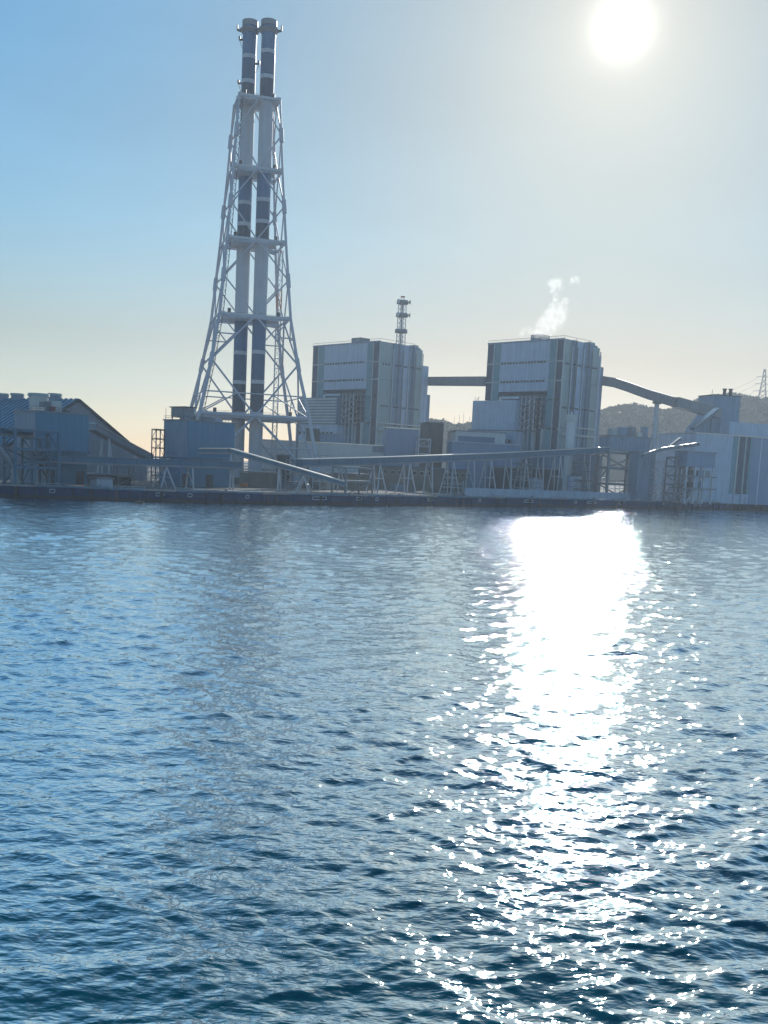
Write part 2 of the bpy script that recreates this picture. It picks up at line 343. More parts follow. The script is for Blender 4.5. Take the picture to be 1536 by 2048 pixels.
# ------------------------------------------------------------------ twin-flue chimney tower
def make_tower():
    D = 420.0; base = PY(494, 835, D); cx, cyy = base.x, D
    root = thing('chimney_tower', 'tall steel lattice chimney tower carrying two blue and white banded flues', 'chimney', (cx, cyy, GZ))
    zz = lambda py, px: PY(px, py, D).z - GZ
    lev = [(0.0, 33.0), (zz(835, 490), 27.0), (zz(740, 494), 21.8), (zz(640, 500), 17.6), (zz(490, 506), 14.5), (zz(348, 511), 12.0), (zz(207, 517), 10.0)]
    lev = [(z, a / .88) for z, a in lev]
    def rad(z): return float(np.interp(z, [l[0] for l in lev], [l[1] for l in lev]))
    dirs = [Vector((-.474, -.88, 0)), Vector((.88, -.474, 0)), Vector((.474, .88, 0)), Vector((-.88, .474, 0))]
    def leg(k, z): return dirs[k % 4] * rad(z) + Vector((0, 0, z))
    def mid(k, z): return (leg(k, z) + leg(k + 1, z)) / 2
    mats = M['legblue']
    zs = [l[0] for l in lev]
    for k in range(4):
        for i in range(len(zs) - 1):
            r0 = .82 - .07 * i
            MB().tube(leg(k, zs[i]), leg(k, zs[i + 1]), r0, r0 - .07, 8).build('leg', M['pale_steel'] if i == 0 else mats, root, True)
    def brace(p, q, r): MB().tube(p, q, r, n=6).build('brace', mats if p.z > zs[1] - 1 else M['pale_steel'], root)
    plats = [zs[1], zs[3], zs[4], zs[5], zs[6]]
    # diamond bracing between platforms
    for z0, z1 in zip(plats, plats[1:]):
        zm = (z0 + z1) / 2 + (1.5 if z0 == zs[1] else 0); r = .38 if z0 < zs[3] - 1 else .29
        for k in range(4):
            for zp in (z0, z1):
                brace(leg(k, zm), mid(k, zp), r); brace(leg(k + 1, zm), mid(k, zp), r)
            # gusset plate where the diagonals meet the leg
            MB().tube(leg(k, zm - 2.6), leg(k, zm + 2.6), .95, n=8).build('gusset', mats, root)
    # lower bay: ties and sub-bracing
    z0, z1 = zs[1], zs[3]
    for k in range(4):
        for f in (.22, .80):
            za = z0 + (z1 - z0) * f; fr = .5 if f < .5 else .42
            zm = (z0 + z1) / 2 + 1.5
            zp = z0 if f < .5 else z1
            tq = (za - zp) / (zm - zp)
            A = mid(k, zp).lerp(leg(k, zm), tq); B = mid(k, zp).lerp(leg(k + 1, zm), tq)
            brace(leg(k, za), A, .28); brace(leg(k + 1, za), B, .28)
            brace(A, leg(k, zp), .25); brace(B, leg(k + 1, zp), .25)
            if f < .5: brace(A, B, .25)
    # feet: X bracing below the main platform
    for k in range(4):
        q0, q1 = leg(k, 0), leg(k + 1, 0)
        brace(mid(k, zs[1]), q0, .5); brace(mid(k, zs[1]), q1, .5)
        brace(leg(k, zs[1] * .55), mid(k, zs[1]).lerp(q0, .45), .3); brace(leg(k + 1, zs[1] * .55), mid(k, zs[1]).lerp(q1, .45), .3)
        brace(leg(k, zs[1]), leg(k + 1, zs[1]), .8)
        MB().box(q0.x - 1.8, q0.x + 1.8, q0.y - 1.8, q0.y + 1.8, 0, 1.2).build('footing', M['concrete'], root)
    # flues
    fl = [PY(477, 830, D + 3) - Vector((cx, cyy, GZ)), PY(513, 830, D - 3) - Vector((cx, cyy, GZ))]
    fc = [Vector((f.x, f.y, 0)) for f in fl]
    tops = [PY(501, 45, D + 3).z - GZ, PY(539, 41, D - 3).z - GZ - .6]
    # platforms
    for zi, z in enumerate(plats):
        r = rad(z); th = 1.0 if zi else 1.4
        q = r * .62
        poly = []
        c0 = (fc[0] + fc[1]) / 2
        for k in range(8):
            t = math.pi / 8 + k * math.pi / 4; poly.append((c0.x + max(q, 8.6) * math.cos(t), c0.y + max(q, 8.6) * .75 * math.sin(t)))
        pl = MB().prism(poly, z - th / 2, z + th / 2).build('platform', M['pale_steel'], root)
        for k in range(4):
            MB().beam(leg(k, z), Vector((c0.x, c0.y, z)) + dirs[k] * q * .5, 1.3, 1.6).build('arm', M['pale_steel'], root)
            MB().beam(leg(k, z), leg(k + 1, z), .5, .9).build('ring_beam', M['pale_steel'], root)
        m_ = MB()
        for k in range(8):
            a, b = poly[k], poly[(k + 1) % 8]
            for hz in (.6, 1.15): m_.tube((a[0], a[1], z + th / 2 + hz), (b[0], b[1], z + th / 2 + hz), .05, n=4)
            for f in (0, .33, .66): m_.tube((a[0] + (b[0] - a[0]) * f, a[1] + (b[1] - a[1]) * f, z + th / 2), (a[0] + (b[0] - a[0]) * f, a[1] + (b[1] - a[1]) * f, z + th / 2 + 1.15), .05, n=4)
        m_.build('railing', M['steel'], pl)
        for k in (0, 3, 1):                       # lamps and cabinets on the arms
            p = Vector((c0.x, c0.y, z)).lerp(leg(k, z), .7)
            MB().box(p.x - .6, p.x + .6, p.y - .5, p.y + .5, z + .8, z + 2.6).build('cabinet', M['dark'], root)
    bands = [(825, 'f_white'), (765, 'f_deep'), (706, 'f_dark'), (640, 'f_mid'), (484, 'f_white'), (447, 'f_deep'), (404, 'f_dark'), (352, 'f_mid'), (203, 'f_white'), (160, 'f_deep'), (110, 'f_dark')]
    for i, c in enumerate(fc):
        fr = 2.78
        f_ = MB().cyl(c.x, c.y, 0, tops[i] - .2, fr - .06, n=36).build('flue', M['dark'], root, True)
        cuts = [0.0] + [zz(py, 505) for py, _ in bands] + [tops[i]]
        nm = ['f_white'] + [b for _, b in bands] 
        nm = ['f_white', 'f_deep', 'f_dark', 'f_mid', 'f_white', 'f_deep', 'f_dark', 'f_mid', 'f_white', 'f_deep', 'f_dark', 'f_mid']
        for j in range(len(cuts) - 1):
            za, zb = cuts[j], cuts[j + 1]
            mb = MB()
            mb.cyl(c.x, c.y, za + .02, zb - .02, fr, n=36)
            mb.build('band', M[nm[j]], f_, True)
            if nm[j] in ('f_dark', 'f_deep') : MB().cyl(c.x, c.y, zb - .75, zb + .75, fr + .05, n=36).build('stripe', M['f_white'], f_, True)
        MB().cyl(c.x, c.y, tops[i] - 1.6, tops[i] + .4, fr + .35, fr + .35, 36).build('rim', M['steel'], f_, True)
        # top gallery with upturned brackets
        zt = tops[i] - 3.0
        g = MB().cyl(c.x, c.y, zt - 1.3, zt, fr + .3, fr + 1.3, 28).build('gallery', M['steel'], f_, True)
        for s_ in (-1, 1):
            if (i == 0 and s_ == 1) or (i == 1 and s_ == -1): continue
            MB().beam((c.x + s_ * (fr + .2), c.y, zt - .6), (c.x + s_ * (fr + 2.3), c.y, zt + .1), .7, .7).beam((c.x + s_ * (fr + 2.2), c.y, zt), (c.x + s_ * (fr + 2.3), c.y, zt + 1.9), .5, .5).build('bracket', M['dark'], f_)
        for py in ((75, 122, 163) if i == 0 else (100,)):  # small maintenance stagings on the shell
            z = zz(py, 505); s_ = -1 if (i == 0 and py != 122) else 1
            if i: continue
            MB().box(c.x + s_ * fr, c.x + s_ * (fr + 1.5), c.y - .8, c.y + .8, z, z + .25).beam((c.x + s_ * (fr + 1.3), c.y, z), (c.x + s_ * fr, c.y, z - 3.2), .2, .2).box(c.x + s_ * (fr + .9), c.x + s_ * (fr + 1.6), c.y - .5, c.y + .5, z + .25, z + 1.3).build('staging', M['dark'], f_)
    MB().beam(fc[0] + Vector((2.2, 0, tops[0] - 3.6)), fc[1] + Vector((-2.2, 0, tops[0] - 3.6)), 1.2, .8).build('link_bridge', M['steel'], root)
    # ladder column up the near leg and a lattice lift mast
    for i in range(len(zs) - 1):
        a, b = leg(0, zs[i]), leg(0, zs[i + 1]); off = Vector((.6, 1.6, 0))
        m_ = MB(); n = max(3, int((b - a).length / 2.2))
        for s_ in (-.6, .6): m_.tube(a + off + Vector((s_, 0, 0)), b + off + Vector((s_, 0, 0)), .14, n=4)
        for j in range(n):
            p = a.lerp(b, j / n) + off; q = a.lerp(b, (j + 1) / n) + off
            m_.tube(p + Vector((-.6, 0, 0)), q + Vector((.6, 0, 0)), .08, n=4); m_.tube(p + Vector((-.6, 0, 0)), p + Vector((.6, 0, 0)), .1, n=4)
        m_.build('ladder', M['dark'], root)
    p0 = PY(549, 830, D + 8) - Vector((cx, cyy, GZ)); z1_ = zs[4]
    top_ = PY(562, 490, D + 8) - Vector((cx, cyy, GZ))
    for i in range(12):
        za, zb = z1_ * i / 12, z1_ * (i + 1) / 12; x0, y0 = top_.x - (0.0), top_.y
        m_ = MB(); hw = .95
        cs = [(x0 - hw, y0 - hw), (x0 + hw, y0 - hw), (x0 + hw, y0 + hw), (x0 - hw, y0 + hw)]
        for c in cs: m_.tube((*c, za), (*c, zb), .13, n=4)
        for k in range(4):
            for (ua, ub) in ((za, (za + zb) / 2), ((za + zb) / 2, zb)):
                m_.tube((*cs[k], ua), (*cs[(k + 1) % 4], ub), .08, n=4); m_.tube((*cs[k], ua), (*cs[(k + 1) % 4], ua), .09, n=4)
        m_.build('lift_mast', M['pale_steel'] if i % 3 else M['orange'] if i == 9 else M['pale_steel'], root)
make_tower()

# ------------------------------------------------------------------ boiler houses
def make_boiler(label, pc, D, pleft, psec, pstep, ribbed, name='boiler_house'):
    top = PY(*pc, D); F = Frame((top.x, top.y, 0), SITE); Hh = top.z
    root = thing(name, label, 'building', (top.x, top.y, 0), SITE, 'boiler houses of the power station')
    W = -F.front(*pleft)[0]
    zl = [Hh - (Hh - 4) * f for f in (.142, .268, .395)]        # white storey lines
    zrec = Hh - (Hh - 4) * .335
    L1 = F.side(psec[-1], pc[1] + 10)[0]
    X = lambda f: -W + W * f
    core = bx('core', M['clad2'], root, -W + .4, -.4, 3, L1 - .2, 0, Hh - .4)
    # front strips: dark, teal | pale | teal, navy, as sheeting panels between the storey lines
    zcuts = [Hh] + zl + [Hh * .42 + 2, 20, 0]
    for f0, f1, m_, low in ((0, .085, 'navy', 20), (.095, .185, 'teal', 20), (.83, .905, 'teal', 0), (.925, 1.0, 'navy', 0)):
        for za, zb in zip(zcuts, zcuts[1:]):
            if zb < low - .1: continue
            bx('panel', M[m_], root, X(f0), X(f1), 0, 3, zb + .35, za - .35 if za < Hh else za)
    for f in (.09, .915): bx('trim', M['offwhite'], root, X(f) - .25, X(f) + .25, -.12, 3, 20 if f < .5 else 0, Hh - .3)
    bx('corner_trim', M['offwhite'], root, -.01, .35, -.12, .5, 0, Hh - .3)
    zz = [Hh, zl[0], zl[1], zrec]
    for za, zb in zip(zz, zz[1:]):
        n = 6
        for i in range(n):
            a, b = .185 + (.645) * i / n, .185 + .645 * (i + 1) / n
            bx('panel', M['clad'], root, X(a) + .03, X(b) - .03, 0, 3, zb + .04, za - .04 if za < Hh else za)
    for z in zl[:2]:
        bx('storey_band', M['clad3'], root, X(0) - .1, .12, -.08, .3, z - .3, z + .3)
        for i in range(15):
            a = .2 + .6 * i / 15
            bx('louvre', M['dark'], root, X(a), X(a + .6 / 15 * rnd.uniform(.5, .85)), -.16, .2, z - .45, z + .45)
    bx('parapet', M['clad2'], root, -W - .2, .2, -.2, .4, Hh - .5, Hh + .25)
    # recess with steelwork and a projecting enclosure
    bx('soffit', M['dark'], root, X(.2), X(.8), .2, 3, zrec - 1.3, zrec)
    za, zb = zrec - 4.5, zrec - 18
    e0, e1 = X(-.03), X(.56)
    enc = bx('enclosure', M['clad2' if ribbed else 'clad'], root, e0, e1, -7, 3.0, zb, za)
    if ribbed:
        n = 9
        for i in range(n):
            z = zb + (za - zb) * i / n; bx('slat', M['offwhite'], enc, e0 - .1, e1 + .1, -7.35, -6.95, z + .15, z + (za - zb) / n * .62)
    # steel frame right of the enclosure
    for i in range(4):
        x = X(.58 + .055 * i)
        for y in (-4, 1): bx('column', M['pale_steel'], root, x - .25, x + .25, y - .25, y + .25, zb - 14, za + 2)
    for j in range(6):
        z = zb + (za + 1 - zb) * j / 5
        bx('deck', M['steel'], root, X(.57), X(.76), -4.4, 2.5, z - .2, z + .2)
        if j < 5: MB().tube((X(.58), -4.1, z), (X(.745), -4.1, z + (za + 1 - zb) / 5), .18, n=4).build('brace', M['pale_steel'], root)
    for j in range(7):                            # stair tower on the far left
        z = zb + (za - zb) * j / 6
        MB().box(X(-.09), X(-.04), -3, 1, z, z + .25).tube((X(-.09), -2, z), (X(-.045), -2, z + (za - zb) / 6), .15, n=4).tube((X(-.09), -2.5, z), (X(-.09), -2.5, z + 2.2), .12, n=4).tube((X(-.04), -2.5, z), (X(-.04), -2.5, z + 2.2), .12, n=4).build('stair', M['steel'], root)
    # lower annex
    bx('annex', M['clad'], root, X(-.02), X(.62), -9, 2.9, 0, zb - .6)
    bx('annex_roof', M['steel'], root, X(-.03), X(.63), -9.3, 2.9, zb - .6, zb - .1)
    for i in range(9): bx('window', M['glass'], root, X(.03 + i * .062), X(.03 + i * .062 + .035), -9.12, -8.9, zb - 6, zb - 4.4)
    for f0, f1, m_ in ((.64, .70, 'teal'), (.705, .735, 'offwhite'), (.735, .80, 'navy'), (.80, .826, 'offwhite')):
        bx('panel', M[m_], root, X(f0), X(f1), -1.2 if m_ != 'navy' else -.8, 2.9, 0, zb + 1)
    # long side: bays of sheeting in changing greys, stepping out and in
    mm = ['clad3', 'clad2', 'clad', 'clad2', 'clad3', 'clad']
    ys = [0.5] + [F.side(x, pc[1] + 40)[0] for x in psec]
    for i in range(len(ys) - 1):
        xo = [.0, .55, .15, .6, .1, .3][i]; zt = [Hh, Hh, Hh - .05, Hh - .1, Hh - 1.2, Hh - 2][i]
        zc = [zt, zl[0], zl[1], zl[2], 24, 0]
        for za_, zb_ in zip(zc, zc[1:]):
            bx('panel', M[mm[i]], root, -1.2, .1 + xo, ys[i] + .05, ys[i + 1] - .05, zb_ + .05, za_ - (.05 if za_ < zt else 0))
        for z in (zl[0] - 1.0, 42.0):
            a, b = ys[i], ys[i + 1]
            for q in range(3): bx('louvre', M['dark'], root, .0, .22 + xo, a + (b - a) * (.2 + .22 * q), a + (b - a) * (.2 + .22 * q + .14), z - .4, z + .4)
    # stepped blocks at the far end
    y0 = ys[-1]
    for (x, py), m_ in zip(pstep, ('clad', 'clad2')):
        y1, z1 = F.side(x, py); bx('end_block', M[m_], root, -W * .8, -.2, y0, y1, 0, z1); y0 = y1
    # downpipes, ladders and pipe runs on the long side
    for i in range(1, len(ys)):
        MB().tube((.95, ys[i] - .3, 0), (.95, ys[i] - .3, Hh - 3), .28, n=8).build('downpipe', M[('steel', 'pale_steel')[i % 2]], root, True)
    for z, r_ in ((30, .6), (33.5, .35), (18, .5)): MB().tube((1.2, 1, z), (1.2, ys[-1] - 1, z), r_, n=8).build('pipe_run', M['galv' if r_ < .5 else 'offwhite'], root, True)
    for i in (1, 3):
        y = (ys[i] + ys[i + 1]) / 2; lad = MB()
        for s_ in (-.4, .4): lad.tube((.95, y + s_, 6), (.95, y + s_, Hh + .8), .1, n=4)
        for q in range(int((Hh - 6) / 1.5)): lad.tube((.95, y - .4, 6 + q * 1.5), (.95, y + .4, 6 + q * 1.5), .07, n=4)
        lad.build('ladder', M['dark'], root)
    for i in range(4): bx('door', M['dark'], root, .3, .8, ys[1] + 4 + i * 7, ys[1] + 6.6 + i * 7, GZ, GZ + 3.4)
    for q in range(26):                            # handrail round the roof edge
        f = q / 25; MB().tube((-W * f, .1, Hh + .2), (-W * f, .1, Hh + 1.3), .07, n=4).build('handrail_post', M['steel'], root)
    MB().tube((-W, .1, Hh + 1.3), (0, .1, Hh + 1.3), .08, n=4).tube((0, .1, Hh + 1.3), (0, ys[-2], Hh + 1.3), .08, n=4).build('handrail', M['steel'], root)
    MB().tube((X(.25), -1.5, zrec - 3), (X(.25), -1.5, zrec - 20), .9, n=12).tube((X(.25), -1.5, zrec - 3), (X(.5), -1.0, zrec - 3), .9, n=12).build('duct', M['galv'], root, True)
    # roof gear
    bx('roof', M['steel'], root, -W + .5, -.6, .5, L1 - .5, Hh - .6, Hh - .2)
    mb = MB().prism([(X(.45), 5), (X(.66), 5), (X(.66), 12), (X(.45), 12)], Hh - .3, Hh + 1.0); mb.build('roof_plinth', M['clad2'], root)
    bx('roof_vent', M['steel'], root, X(.49), X(.63), 4.5, 11, Hh + .9, Hh + 3.4)
    bx('roof_house', M['clad3'], root, -9, -2, ys[-2] + 1, ys[-1] - 1, Hh - 1.5, Hh + 1.2)
    for i in range(5): MB().cyl(X(.2 + .15 * i), 20, Hh - .3, Hh + 1.1, .8, .6, 10).build('roof_cowl', M['steel'], root)
    return root, F, Hh, W
bl, FL, HL, WL = make_boiler('pale boiler house with ribbed louvred enclosure, behind the chimney tower', (760, 682), 512, (627, 683), (785, 805, 817, 830, 844), ((858, 733), (861, 790)), True)
br, FR, HR, WR = make_boiler('pale boiler house with steam rising from its roof', (1129, 677), 455, (977, 680), (1142, 1152, 1165, 1182, 1198), ((1204, 712), (1208, 735)), False)

# ------------------------------------------------------------------ galleries and conveyors
def gallery(name, label, cat, pts, wid, hgt, side, roofm, legs=(), lat=True, window=None):
    """pts: world points of the floor centre line; legs: (fraction along whole, kind)"""
    pts = [Vector(p) for p in pts]; o0 = Vector((pts[0].x, pts[0].y, 0))
    root = thing(name, label, cat, o0)
    P = [p - o0 for p in pts]
    for a, b in zip(P, P[1:]):
        n = max(1, round((b - a).length / 7.0)); d = (b - a)
        for i in range(n):
            p, q = a + d * (i / n), a + d * ((i + 1) / n); e = d.normalized() * .06
            MB().beam(p + e + Vector((0, 0, hgt / 2)), q - e + Vector((0, 0, hgt / 2)), wid, hgt).build('casing_panel', side, root)
            MB().beam(p + Vector((0, 0, hgt + .14)), q + Vector((0, 0, hgt + .14)), wid + .5, .24).build('roof_sheet', roofm, root)
        if lat:
            for s_ in (-1, 1):
                nn = Vector((d.y, -d.x, 0)).normalized() * s_ * (wid / 2 + .12)
                MB().beam(a + nn + Vector((0, 0, .25)), b + nn + Vector((0, 0, .25)), .18, .5).build('chord', M['steel'], root)
    tot = sum((b - a).length for a, b in zip(P, P[1:]))
    for f, kind in legs:
        t = f * tot
        for a, b in zip(P, P[1:]):
            if t <= (b - a).length + 1e-6: break
            t -= (b - a).length
        c = a + (b - a).normalized() * t; d = (b - a); d.z = 0; d.normalize(); nn = Vector((d.y, -d.x, 0))
        zb = GZ
        if kind == 'A':
            for s_ in (-1, 1):
                for u in (-1, 1):
                    MB().tube(c + nn * s_ * wid * .4, Vector((c.x, c.y, zb)) + nn * s_ * wid * .8 + d * u * 2.2, .26, n=6).build('leg', M['pale_steel'], root)
            h = (c.z + zb) / 2
            for u in (-1, 1):
                MB().tube(Vector((c.x, c.y, h)) + nn * wid * .6 + d * u * 1.1, Vector((c.x, c.y, h)) - nn * wid * .6 + d * u * 1.1, .18, n=6).build('cross_tie', M['pale_steel'], root)
        elif kind == 'I':
            for s_ in (-1, 1): MB().tube(c + nn * s_ * wid * .4, Vector((c.x, c.y, zb)) + nn * s_ * wid * .65, .28, n=6).build('leg', M['pale_steel'], root)
            MB().tube(Vector((c.x, c.y, zb + (c.z - zb) * .1)) + nn * wid * .62, Vector((c.x, c.y, zb + (c.z - zb) * .9)) - nn * wid * .45, .15, n=5).build('cross_tie', M['pale_steel'], root)
        elif kind == 'P':
            MB().tube(c, Vector((c.x, c.y, zb)), 1.1, 1.5, 12).build('pier', M['pale_steel'], root, True)
            MB().beam(c - nn * wid * .5 - Vector((0, 0, .5)), c + nn * wid * .5 - Vector((0, 0, .5)), 2.2, 1.0).build('pier_head', M['brown'], root)
    return root
def pt(px, py, D): return PY(px, py, D)
# between the two boiler houses
gallery('conveyor_bridge', 'straight enclosed conveyor bridge joining the two boiler houses', 'conveyor',
        [pt(850, 771, 545), pt(974, 772, 488)], 4.0, 4.1, M['bridge'], M['steel'])
# from the right house down to the transfer tower
gallery('conveyor_bridge', 'long enclosed conveyor bending down from boiler house to the hillside transfer tower', 'conveyor',
        [pt(1180, 769, 485), pt(1206, 771, 480), pt(1232, 775, 476), pt(1262, 785, 470), pt(1300, 799, 462), pt(1350, 814, 452), pt(1436, 837, 466)], 4.0, 4.0, M['bridge'], M['steel'], [(.50, 'P')])
# sloping conveyor in front of the octagonal silo house
gallery('sloping_conveyor', 'dark conveyor sloping down past the silo house to the quay, bright sheet roof', 'conveyor',
        [pt(402, 908, 318), pt(462, 908, 316), pt(690, 974, 312)], 3.2, 1.6, M['conv'], M['galv'], [(.22, 'I'), (.55, 'I'), (.72, 'A')])
# long conveyor rising to the right along the quay
gallery('long_conveyor', 'long low conveyor rising gently along the quay on splayed trestles', 'conveyor',
        [pt(598, 934, 338), pt(760, 929, 362), pt(1000, 919, 402), pt(1212, 906, 436)], 4.0, 2.5, M['conv'], M['galv'],
        [(.12, 'I'), (.22, 'A'), (.31, 'A'), (.38, 'I'), (.45, 'A'), (.52, 'I'), (.58, 'A'), (.65, 'I'), (.70, 'A'), (.76, 'I'), (.82, 'A'), (.93, 'I')])
# level gallery crossing in front of the silo houses
gallery('level_gallery', 'level dark conveyor gallery running in front of the silo houses', 'conveyor',
        [pt(60, 924, 276), pt(180, 929, 288), pt(476, 938, 316)], 4.0, 2.0, M['roofblue'], M['conv'], [(.05, 'I'), (.62, 'A'), (.75, 'I')])
gallery('upper_gallery', 'short dark gallery entering the left silo house from out of frame', 'conveyor',
        [pt(-60, 868, 262), pt(60, 874, 276)], 3.6, 1.9, M['conv'], M['steel'], [(.35, 'I')])
# conveyor behind silo house going down behind the coal hall
gallery('reclaim_conveyor', 'thin conveyor descending along the coal hall gable', 'conveyor',
        [pt(182, 860, 318), pt(215, 878, 330), pt(300, 922, 352)], 2.8, 2.0, M['gable'], M['galv'], [(.3, 'A')])

# ------------------------------------------------------------------ silo houses (left)
def corner_frame(px, pyb, ztop_px):
    b = PZ(px, pyb, GZ); F = Frame((b.x, b.y, 0), SITE); return b, F
def silo_house(label, px, D, ytop, yleft, xl, xr, z_und, low_x):
    c = PY(px, ytop, D); F = Frame((c.x, c.y, 0), SITE)
    root = thing('silo_house', label, 'building', (c.x, c.y, 0), SITE)
    # local y runs right-away along the quay, local x runs towards the quay; corner at the origin
    Wl = -F.front(xl, yleft)[0]; Ls = F.side(xr, ytop + 4)[0]; Ht = c.z
    n = 7
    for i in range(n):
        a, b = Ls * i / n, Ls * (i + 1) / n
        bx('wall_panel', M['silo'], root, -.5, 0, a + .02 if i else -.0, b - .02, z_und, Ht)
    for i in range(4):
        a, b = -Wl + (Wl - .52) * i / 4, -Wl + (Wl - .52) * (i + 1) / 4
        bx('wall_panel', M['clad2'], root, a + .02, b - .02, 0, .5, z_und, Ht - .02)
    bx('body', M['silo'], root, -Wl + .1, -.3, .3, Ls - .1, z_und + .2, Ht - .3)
    bx('roof', M['steel'], root, -Wl - .3, .3, -.3, Ls + .3, Ht + .01, Ht + .4)
    bx('floor_slab', M['conv'], root, -Wl - .3, .35, -.3, Ls + .3, z_und - .7, z_und - .02)
    a0 = F.side(low_x, ytop + 90)[0]
    bx('lower_block', M['silo'], root, -Wl * .9, -.6, a0, Ls - .1, GZ, z_und - .7)
    for i in range(2): bx('door', M['dark'], root, -.62, -.45, a0 + 1 + i * 9, a0 + 3.4 + i * 9, GZ, GZ + 4)
    # railing along the roof
    mb = MB()
    for i in range(15):
        y = Ls * i / 14; mb.tube((0, y, Ht + .4), (0, y, Ht + 1.5), .06, n=4)
    for h in (.95, 1.5): mb.tube((0, 0, Ht + h), (0, Ls, Ht + h), .06, n=4); mb.tube((0, 0, Ht + h), (-Wl, 0, Ht + h), .06, n=4)
    mb.build('railing', M['steel'], root)
    return root, F, Ht, Wl, Ls
s1, F1, H1, W1, L1 = silo_house('blue grey silo house standing in front of the coal hall', 72, 280, 823, 822, 28, 178, 12.5, 88)
s2, F2, H2, W2, L2 = silo_house('blue grey silo house at the foot of the chimney tower', 377, 322, 841, 842, 328, 470, 12.0, 362)
# gear on their roofs
for root, (Wx, Ly, Ht), spec in ((s1, (W1, L1, H1), ((.25, .15, 1.0, 'galv'), (.3, .3, 2.6, 'steel'), (.4, .42, 1.4, 'clad2'), (.6, .62, 1.0, 'steel'), (.5, .7, .8, 'dark'))),
                                 (s2, (W2, L2, H2), ((.3, .10, 2.2, 'clad2'), (.5, .28, 1.6, 'dark'), (.4, .40, 1.0, 'galv'), (.3, .52, 1.4, 'steel'), (.5, .66, .9, 'galv'), (.4, .8, 1.2, 'clad')))):
    for fx, fy, h, m_ in spec:
        MB().box(-Wx * fx - 1.2, -Wx * fx + 1.2, Ly * fy - 1.3, Ly * fy + 1.3, Ht + .35, Ht + .4 + h).cyl(-Wx * fx, Ly * fy + 2.3, Ht + .35, Ht + .3 + h * .8, .5, .35, 10).build('roof_unit', M[m_], root)
MB().tube((-W2 * .97, .4, H2), (-W2 * .97, .4, H2 + 4.2), .1, .05, 5).build('antenna', M['dark'], s2)
bx('lift_head', M['steel'], s2, -W2 * .75, -W2 * .2, L2 * .02, L2 * .22, H2 + 1.2, H2 + 4.2)
for a in (.72, .25):
    for b in (.03, .2): bx('column', M['dark'], s2, -W2 * a - .15, -W2 * a + .15, L2 * b - .15, L2 * b + .15, H2 + .3, H2 + 1.3)
bx('lift_head_roof', M['dark'], s2, -W2 * .8, -W2 * .15, 0, L2 * .25, H2 + 4.2, H2 + 4.5)
# cylindrical vent tower on the first one
MB().cyl(-W1 * .55, L1 * .28, H1 + .3, H1 + 4.6, 2.6, 2.6, 20).build('vent_tower', M['offwhite'], s1, True)
MB().cyl(-W1 * .55, L1 * .28, H1 + 4.6, H1 + 5.4, 3.1, 2.9, 20).build('vent_cap', M['clad3'], s1, True)
bx('filter_box', M['offwhite'], s1, -W1 * .4, -W1 * .1, L1 * .36, L1 * .52, H1 + .3, H1 + 3.4)
bx('filter_hatch', M['red'], s1, -W1 * .4 + 1, -W1 * .1 + .2, L1 * .36 - .15, L1 * .40, H1 + .6, H1 + 1.8)

# steel support frame under the first silo house
def lattice(name, label, cat, loc, rz, wx, wy, h, levels, mat_, r=.16, group=None, deck=True):
    root = thing(name, label, cat, loc, rz, group)
    cs = [(0, 0), (wx, 0), (wx, wy), (0, wy)]
    for c in cs: bx('column', mat_, root, c[0] - r, c[0] + r, c[1] - r, c[1] + r, 0, h)
    for i in range(levels):
        z0, z1 = h * i / levels, h * (i + 1) / levels
        for k in range(4):
            a, b = cs[k], cs[(k + 1) % 4]
            MB().beam((*a, z1 - .1), (*b, z1 - .1), r * 1.5, r * 2).build('girder', mat_, root)
            if (k + i) % 2 == 0 or not deck:
                MB().tube((*a, z0), (*b, z1), r * .6, n=5).build('brace', mat_, root)
        if deck and i < levels - 0: bx('deck', M['steel'], root, -.2, wx + .2, -.2, wy + .2, z1 + .12, z1 + .25)
    return root
def at_ground(px, py, dz=0):
    p = PZ(px, py, GZ); p.z = GZ; return p
p = PY(8, 960, 268); lattice('support_frame', 'open steel support frame beneath the left silo house', 'steel frame', (p.x, p.y, GZ), SITE, 7, 12, 14.5, 3, M['conv'], .3)
p = PY(44, 960, 273); lattice('support_frame', 'open steel bay with stairs beside the left silo house base', 'steel frame', (p.x, p.y, GZ), SITE, 6, 5, 12.5, 2, M['conv'], .28)
# chute pipe at far left
a, b = PY(0, 898, 262), PY(30, 935, 264)
o = thing('chute', 'round pale chute sloping down at the left support frame', 'chute', (a.x, a.y, GZ))
A, B = a - Vector(o.location), b - Vector(o.location)
MB().tube(A - (B - A) * .6, B, 1.0, .9, 14).build('barrel', M['steel'], o, True); MB().tube(B, Vector((B.x, B.y, 0)), .9, 1.3, 14).build('foot', M['steel'], o, True)

